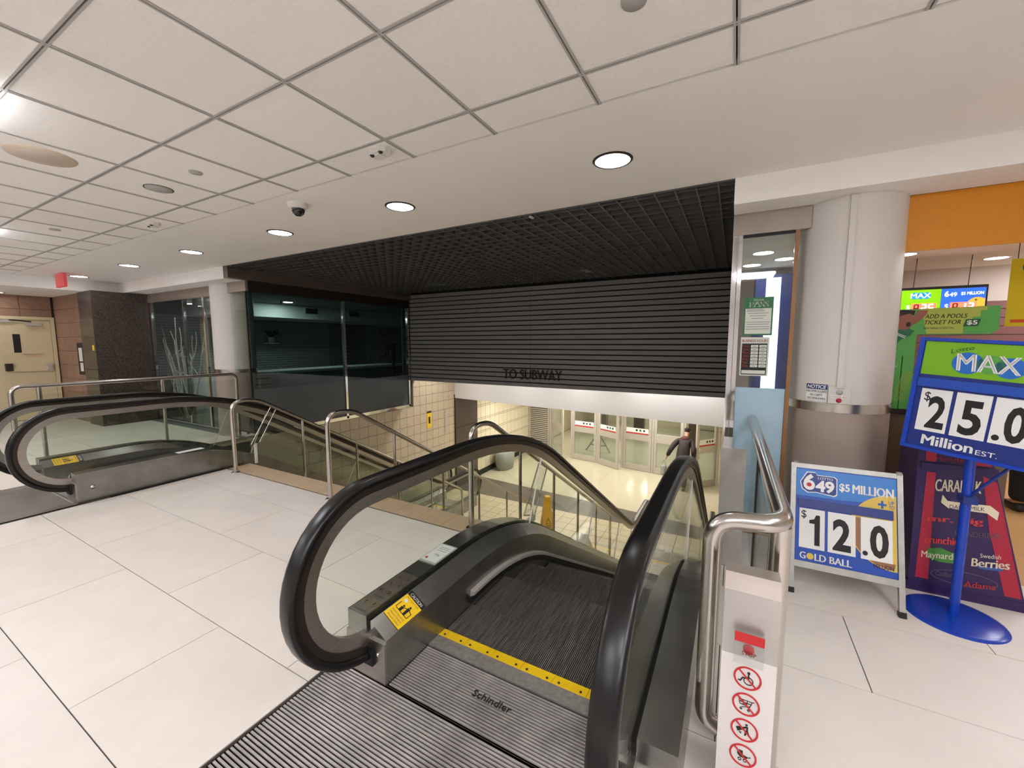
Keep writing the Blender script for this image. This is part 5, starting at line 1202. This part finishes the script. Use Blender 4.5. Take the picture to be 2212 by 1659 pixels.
# ================================================================== LOWER HALL: LOUVRES AND GLASS DOORS
fwall = Vector((-6.0, 13.98, 0))
def along(x): return Vector((x, 13.98-0.1388*(x+6.0), 0))
def louvre(xa, xb, label):
    t = struct('wall_louvre', label)
    A, B = along(xa), along(xb); u = (B-A).normalized(); n_ = Vector((u.y, -u.x, 0)); L = (B-A).length
    def bx2(a0, a1, d0, d1, z0, z1, m, nm, tilt=0):
        q = [A+u*a0+n_*d0, A+u*a1+n_*d0, A+u*a1+n_*d1, A+u*a0+n_*d1]
        return MB().hexa([p+Vector((0, 0, z0)) for p in q], [p+Vector((0, 0, z1)) for p in q]).build(nm, m, t)
    bx2(0, L, -0.05, -0.03, LZ, 0.1, 'wgrout', 'dark_backing')
    for a0 in (0, L-0.06): bx2(a0, a0+0.06, -0.03, 0.03, LZ, 0.1, 'alu', 'louvre_frame')
    bx2(0.06, L-0.06, -0.03, 0.03, LZ, LZ+0.22, 'alu', 'louvre_frame')
    z = LZ+0.24
    while z < 0.0:
        q = [A+u*0.06+n_*(-0.02), A+u*(L-0.06)+n_*(-0.02)]; q2 = [A+u*(L-0.06)+n_*0.02, A+u*0.06+n_*0.02]
        MB().hexa([q[0]+Vector((0,0,z+0.025)), q[1]+Vector((0,0,z+0.025)), q2[0]+Vector((0,0,z)), q2[1]+Vector((0,0,z))], [q[0]+Vector((0,0,z+0.052)), q[1]+Vector((0,0,z+0.052)), q2[0]+Vector((0,0,z+0.044)), q2[1]+Vector((0,0,z+0.044))]).build('louvre_blade', 'alu', t)
        z += 0.075
louvre(-6.95, -6.05, 'grey louvre panel between cream tiles and glass doors')
louvre(-0.24, -0.07, 'narrow grey louvre strip beside the open glass door')
def glass_door(num, A, B, label, band=True, pull=False):
    t = struct('door_%d' % num, label)
    u = (B-A).normalized(); n_ = Vector((u.y, -u.x, 0)); L = (B-A).length; H = 2.35
    def bx2(a0, a1, d0, d1, z0, z1, m, nm, par=t):
        q = [A+u*a0+n_*d0, A+u*a1+n_*d0, A+u*a1+n_*d1, A+u*a0+n_*d1]
        return MB().hexa([p+Vector((0, 0, LZ+z0)) for p in q], [p+Vector((0, 0, LZ+z1)) for p in q]).build(nm, m, par)
    for a0, a1 in ((0, 0.085), (L-0.085, L)): bx2(a0, a1, -0.025, 0.025, 0.01, H, 'alu', 'stile')
    bx2(0.085, L-0.085, -0.025, 0.025, 0.01, 0.20, 'alu', 'bottom_rail'); bx2(0.085, L-0.085, -0.025, 0.025, 1.02, 1.30, 'alu', 'mid_rail'); bx2(0.085, L-0.085, -0.025, 0.025, H-0.1, H, 'alu', 'top_rail')
    bx2(0.085, L-0.085, -0.004, 0.004, 0.20, 1.02, 'shopglass', 'glass_pane'); bx2(0.085, L-0.085, -0.004, 0.004, 1.30, H-0.1, 'shopglass', 'glass_pane')
    if band:
        w_ = bx2(0.10, L-0.10, 0.0255, 0.027, 1.27, 1.42, 'white', 'notice_strip'); bx2(0.10, L-0.10, 0.0272, 0.029, 1.225, 1.265, 'red', 'red_strip')
        for q in (0.45, 0.58, 0.71): bx2(L*q, L*q+0.06, 0.0275, 0.029, 1.32, 1.38, ('black', 'black', 'dgreen')[int(q*10) % 3], 'notice_icon', w_)
    if pull: 
        pA = A+u*0.06+n_*0.08
        MB().tube([A+u*0.06+n_*0.025+Vector((0, 0, LZ+0.9)), pA+Vector((0, 0, LZ+0.9)), pA+Vector((0, 0, LZ+1.18)), A+u*0.06+n_*0.025+Vector((0, 0, LZ+1.18))], 0.012, 8).build('pull_handle', 'chrome', t)
    return t
V3 = lambda x, y: Vector((x, y, 0))
glass_door(2, V3(-5.94, 13.96), V3(-5.27, 13.42), 'glass door swung open next to the louvre panel', False)
glass_door(3, along(-5.07), along(-4.14), 'closed glass door with red strip beside the swung-open door')
glass_door(4, V3(-4.05, 13.68), V3(-3.26, 13.27), 'glass door with red strip standing ajar')
glass_door(5, along(-3.17), along(-2.24), 'closed glass door with red strip between the ajar door and the walking person')
glass_door(6, along(-2.16), along(-1.28), 'closed glass door behind the walking person', False)
glass_door(7, V3(-0.86, 12.55), V3(-0.36, 13.19), 'glass door with pull handle held open beside the narrow louvre', True, True)
fr_ = struct('wall_door_frame', 'grey aluminium frame posts between the glass doors')
for x in (-6.0, -5.10, -4.10, -3.21, -2.20, -1.24, -0.30):
    c = along(x); MB().box(c.x-0.03, c.x+0.03, c.y-0.04, c.y+0.04, LZ, 0.06).build('frame_post', 'alu', fr_)
A, B = along(-6.0), along(-0.27)
MB().hexa([A+Vector((0, -0.04, LZ+2.38)), B+Vector((0, -0.04, LZ+2.38)), B+Vector((0, 0.04, LZ+2.38)), A+Vector((0, 0.04, LZ+2.38))], [A+Vector((0, -0.04, 0.06)), B+Vector((0, -0.04, 0.06)), B+Vector((0, 0.04, 0.06)), A+Vector((0, 0.04, 0.06))]).build('frame_header', 'alu', fr_)
bk = thing('bench_frame', 'crossed grey metal stand beyond the closed glass door', 'stand')
for a_, b_ in (((-5.0, 15.2, LZ), (-4.5, 15.2, LZ+0.75)), ((-4.05, 15.2, LZ), (-4.5, 15.2, LZ+0.75)), ((-4.78, 15.2, LZ+0.25), (-4.25, 15.2, LZ+0.25))): MB().tube([a_, b_], 0.03, 8).build('strut', 'bin', bk)
base_at(bk, (-4.5, 15.2, LZ))

# grey planter, cone, wall stickers, white paper
pb = thing('planter', 'grey rounded planter against the cream tiled wall', 'planter')
MB().lathe([(0.0, 0.60), (0.30, 0.60), (0.33, 0.58), (0.325, 0.30), (0.28, 0.0), (0.0, 0.0)], n=36, sx=0.85, sy=1.35).build('planter_shell', 'bin', pb); pb.location = (-6.66, 11.65, LZ)
co = thing('wet_floor_cone', 'tall yellow WET FLOOR cone standing at the stair foot', 'cone')
def pyr(z0, z1, a0, a1): return MB().hexa([(-a0, -a0, z0), (a0, -a0, z0), (a0, a0, z0), (-a0, a0, z0)], [(-a1, -a1, z1), (a1, -a1, z1), (a1, a1, z1), (-a1, a1, z1)])
pyr(0.03, 0.93, 0.15, 0.055).build('cone_body', 'cone', co); pyr(0.0, 0.03, 0.19, 0.185).build('cone_base', 'cone', co); pyr(0.93, 0.97, 0.055, 0.05).build('cone_cap', 'cone', co)
for k in range(4):
    rot = Matrix.Rotation(k*PI/2, 3, 'Z'); fcn = Fr(rot @ Vector((0, -0.15, 0.03)), rot @ Vector((1, 0, 0)), rot @ Vector((0, 0.095, 0.90)))
    text('WET', fcn, -0.06, 0.17, 0.06, 0.22, 0.002, 'black', co, bold=0.02); text('FLOOR', fcn, -0.08, 0.09, 0.08, 0.14, 0.002, 'black', co, bold=0.02)
    bars(fcn, [((-0.05, 0.38), (0.05, 0.38)), ((0.05, 0.38), (0, 0.50)), ((0, 0.50), (-0.05, 0.38)), ((-0.06, 0.34), (0.06, 0.34)), ((-0.06, 0.31), (0.06, 0.31))], 0.01, 0.002, 'black', 'warning_print', co)
co.location = (-3.36, 7.68, LZ); co.rotation_euler = (0, 0, R(40))
wp = thing('paper_sheet', 'folded white paper sign leaning on the lobby tiles by the stair rail', 'paper')
MB().prism([(-0.15, 0, 0), (0.15, 0, 0), (0.06, 0.12, 0.30), (-0.06, 0.12, 0.30)], (0, 0, 0), (0, -0.006, 0)).build('sheet', 'white', wp); MB().prism([(-0.15, 0.24, 0), (0.15, 0.24, 0), (0.06, 0.125, 0.30), (-0.06, 0.125, 0.30)], (0, 0, 0), (0, 0.006, 0)).build('sheet', 'white', wp)
wp.location = (-2.55, 7.62, LZ)
ws = thing('wall_sticker', 'yellow caution sticker on the tan tiled stairwell wall', 'sticker')
fs_ = Fr((-6.98, 0, 0), (0, 1, 0), (0, 0, 1)); quad(fs_, 8.12, -0.62, 8.29, -0.22, 0.001, 'yellow', 'sheet', ws); quad(fs_, 8.12, -0.22, 8.29, -0.17, 0.001, 'black', 'heading', ws); shape(fs_, [(8.17, -0.5), (8.24, -0.5), (8.24, -0.32), (8.17, -0.32)], 0.003, 'black', 'pictogram', ws); base_at(ws, (-6.98, 8.2, -0.62))
ws = thing('wall_plate', 'narrow grey metal plate on the tan tiled wall near the granite pier', 'plate')
quad(fs_, 8.85, -0.85, 8.96, -0.22, 0.001, 'alu', 'plate_face', ws, th=0.012); base_at(ws, (-6.98, 8.9, -0.85))

# ================================================================== PEOPLE
def skin_mesh(name, verts, edges, radii, m, parent, sub=2, root=0, kindm=None):
    me = bpy.data.meshes.new(name); bm = bmesh.new(); lay = bm.verts.layers.skin.verify()
    vs = []
    for v, r_ in zip(verts, radii):
        q = bm.verts.new(v); q[lay].radius = (r_ if isinstance(r_, tuple) else (r_, r_)); vs.append(q)
    vs[root][lay].use_root = True
    for a_, b_ in edges: bm.edges.new((vs[a_], vs[b_]))
    bm.to_mesh(me); bm.free(); me.materials.append(M[m])
    o = obj(name, me, parent)
    sk = o.modifiers.new('skin', 'SKIN'); sk.use_smooth_shade = True; sk.branch_smoothing = 0.6
    ss = o.modifiers.new('sub', 'SUBSURF'); ss.levels = sub; ss.render_levels = sub
    return o
def person(label, jm, jm2, tm, cap, stoop, step_, arms, loc, rz, bag=None):
    """figure facing +y in local space; stoop leans the torso forward"""
    t = thing('person', label, 'person')
    hip = Vector((0, 0, 0.92)); ch_ = hip+Vector((0, 0.10*stoop, 0.30)); sh_ = hip+Vector((0, 0.20*stoop, 0.50)); nk = sh_+Vector((0, 0.06*stoop, 0.075)); hd = nk+Vector((0, 0.05+0.04*stoop, 0.13))
    kn, an = {}, {}
    for s_, q in ((-1, step_), (1, -step_)):
        kn[s_] = Vector((s_*0.11, 0.10*q+0.05, 0.50)); an[s_] = Vector((s_*0.115, 0.24*q-(0.05 if q < 0 else 0), 0.09))
    el, wr = {}, {}
    for s_ in (-1, 1): el[s_] = Vector(arms[s_][0]); wr[s_] = Vector(arms[s_][1])
    # body under the clothes
    bv = [hip, ch_, sh_, nk, hd, hd+Vector((0, 0.01, 0.07))]; be = [(0, 1), (1, 2), (2, 3), (3, 4), (4, 5)]; brd = [0.13, 0.13, 0.11, 0.055, (0.080, 0.092), (0.075, 0.085)]
    for s_ in (-1, 1):
        i = len(bv); bv += [Vector((s_*0.10, 0, 0.86)), kn[s_], an[s_], an[s_]+Vector((0, 0.15, -0.05))]; brd += [0.085, 0.055, 0.04, 0.035]; be += [(0, i), (i, i+1), (i+1, i+2), (i+2, i+3)]
        i = len(bv); bv += [sh_+Vector((s_*0.17, 0, -0.02)), el[s_], wr[s_]]; brd += [0.05, 0.04, 0.03]; be += [(2, i), (i, i+1), (i+1, i+2)]
        d_ = (wr[s_]-el[s_]).normalized(); i = len(bv); palm = wr[s_]+d_*0.07; bv.append(palm); brd.append((0.034, 0.02)); be.append((i-1, i))
        for f_ in range(4):
            j = len(bv); off = Vector((0, -0.03+0.02*f_, 0)); bv += [palm+off+d_*0.035, palm+off+d_*(0.065-0.004*abs(f_-1.5))+Vector((-s_*0.015, 0, 0))]; brd += [0.010, 0.008]; be += [(i, j), (j, j+1)]
        j = len(bv); bv += [palm+Vector((0, 0.035, 0))-d_*0.02, palm+Vector((-s_*0.01, 0.05, 0))+d_*0.02]; brd += [0.011, 0.009]; be += [(i, j), (j, j+1)]
    body = skin_mesh('body', bv, be, brd, 'skin', t)
    for s_ in (-1, 1):
        MB().lathe([(0, -0.032), (0.010, -0.02), (0.012, 0.0), (0.010, 0.02), (0, 0.032)], n=10).build('ear', 'skin', body, loc=hd+Vector((s_*0.082, -0.005, 0.02)))
        MB().lathe([(0, -0.01), (0.010, 0), (0, 0.01)], n=10).build('eye', 'black', body, loc=hd+Vector((s_*0.032, 0.088, 0.035)))
    MB().hexa([hd+Vector((-0.015, 0.085, -0.01)), hd+Vector((0.015, 0.085, -0.01)), hd+Vector((0.012, 0.115, -0.008)), hd+Vector((-0.012, 0.115, -0.008))], [hd+Vector((-0.006, 0.085, 0.04)), hd+Vector((0.006, 0.085, 0.04)), hd+Vector((0.004, 0.092, 0.035)), hd+Vector((-0.004, 0.092, 0.035))]).build('nose', 'skin', body)
    BOX(-0.025, 0.025, 0.084, 0.094, -0.045, -0.035).build('mouth', 'pinkred', body, loc=hd)
    # clothes
    jv = [hip+Vector((0, -0.02, -0.14)), hip+Vector((0, -0.01, 0.04)), ch_, sh_+Vector((0, -0.02, -0.02)), nk+Vector((0, -0.01, -0.01))]; je = [(0, 1), (1, 2), (2, 3), (3, 4)]; jr = [(0.205, 0.15), (0.21, 0.16), (0.215, 0.17), (0.17, 0.13), (0.085, 0.085)]
    for s_ in (-1, 1):
        i = len(jv); jv += [sh_+Vector((s_*0.19, 0, -0.03)), (sh_+Vector((s_*0.20, 0, -0.03))+el[s_])/2+Vector((s_*0.02, 0, 0)), el[s_], wr[s_]]; jr += [0.095, 0.088, 0.075, 0.058]; je += [(3, i), (i, i+1), (i+1, i+2), (i+2, i+3)]
    skin_mesh('jacket', jv, je, jr, jm, t, root=1)
    skin_mesh('jacket_yoke', [sh_+Vector((-0.13, -0.035, 0.02)), sh_+Vector((0, -0.05, 0.045)), sh_+Vector((0.13, -0.035, 0.02))], [(0, 1), (1, 2)], [(0.085, 0.085), (0.10, 0.105), (0.085, 0.085)], jm2, t)
    tv = [hip+Vector((0, 0, -0.02))]; te = []; tr = [(0.165, 0.13)]
    for s_ in (-1, 1):
        i = len(tv); tv += [Vector((s_*0.10, 0, 0.80)), (Vector((s_*0.10, 0, 0.80))+kn[s_])/2, kn[s_], (kn[s_]+an[s_])/2, an[s_]+Vector((0, 0, 0.0))]; tr += [0.115, 0.105, 0.088, 0.08, 0.078]; te += [(0, i), (i, i+1), (i+1, i+2), (i+2, i+3), (i+3, i+4)]
    skin_mesh('trousers', tv, te, tr, tm, t)
    for s_ in (-1, 1):
        a_ = an[s_]; z0 = 0.0
        skin_mesh('shoe', [Vector((a_.x, a_.y-0.06, 0.05)), Vector((a_.x, a_.y+0.06, 0.048)), Vector((a_.x, a_.y+0.17, 0.04))], [(0, 1), (1, 2)], [(0.05, 0.048), (0.052, 0.045), (0.045, 0.036)], 'shoe', t)
    skin_mesh('cap', [hd+Vector((0, -0.045, -0.02)), hd+Vector((0, -0.025, 0.05)), hd+Vector((0, -0.005, 0.105)), hd+Vector((0, 0.0, 0.13))], [(0, 1), (1, 2), (2, 3)], [(0.075, 0.062), (0.098, 0.098), (0.092, 0.100), (0.05, 0.055)], cap, t)
    t.location = loc; t.rotation_euler = (0, 0, rz); return t, wr
man, wr = person('person in maroon jacket and dark cap walking to the glass doors with a bag', 'jacket_dk', 'jacket', 'trouser', 'hair', 1.7, 1.0,
    {-1: ((-0.36, 0.02, 1.12), (-0.46, 0.06, 0.90)), 1: ((0.29, 0.06, 1.12), (0.27, 0.20, 0.92))}, (-1.20, 12.45, LZ), R(-6))
man.scale = (0.96, 0.96, 0.96)
bg = thing('shopping_bag', 'grey plastic shopping bag hanging from the hand of the walking person', 'bag')
skin_mesh('bag_body', [Vector((0, 0, -0.16)), Vector((0.0, 0.0, -0.27)), Vector((-0.01, 0, -0.40)), Vector((-0.01, 0, -0.47))], [(0, 1), (1, 2), (2, 3)], [(0.05, 0.04), (0.12, 0.07), (0.155, 0.085), (0.11, 0.06)], 'bag', bg, root=1)
MB().tube([(-0.05, 0, -0.16), (-0.02, 0, -0.04), (0.0, 0, 0.0)], 0.008, 6).build('handle', 'bag', bg); MB().tube([(0.05, 0, -0.16), (0.03, 0, -0.04), (0.0, 0, 0.0)], 0.008, 6).build('handle', 'bag', bg)
bpy.context.view_layer.update()
hw = man.matrix_basis @ (Vector((-0.46, 0.06, 0.90))+Vector((-0.09, 0.0, -0.13))); bg.location = hw

guest, _w = person('person in black clothes standing in the lottery shop beyond the candy bin', 'blackcloth', 'blackcloth', 'blackcloth', 'hair', 0.3, 0.2,
    {-1: ((-0.28, 0.0, 1.14), (-0.27, 0.14, 0.94)), 1: ((0.28, 0.0, 1.14), (0.27, 0.14, 0.94))}, (2.55, 5.55, 0), R(8))
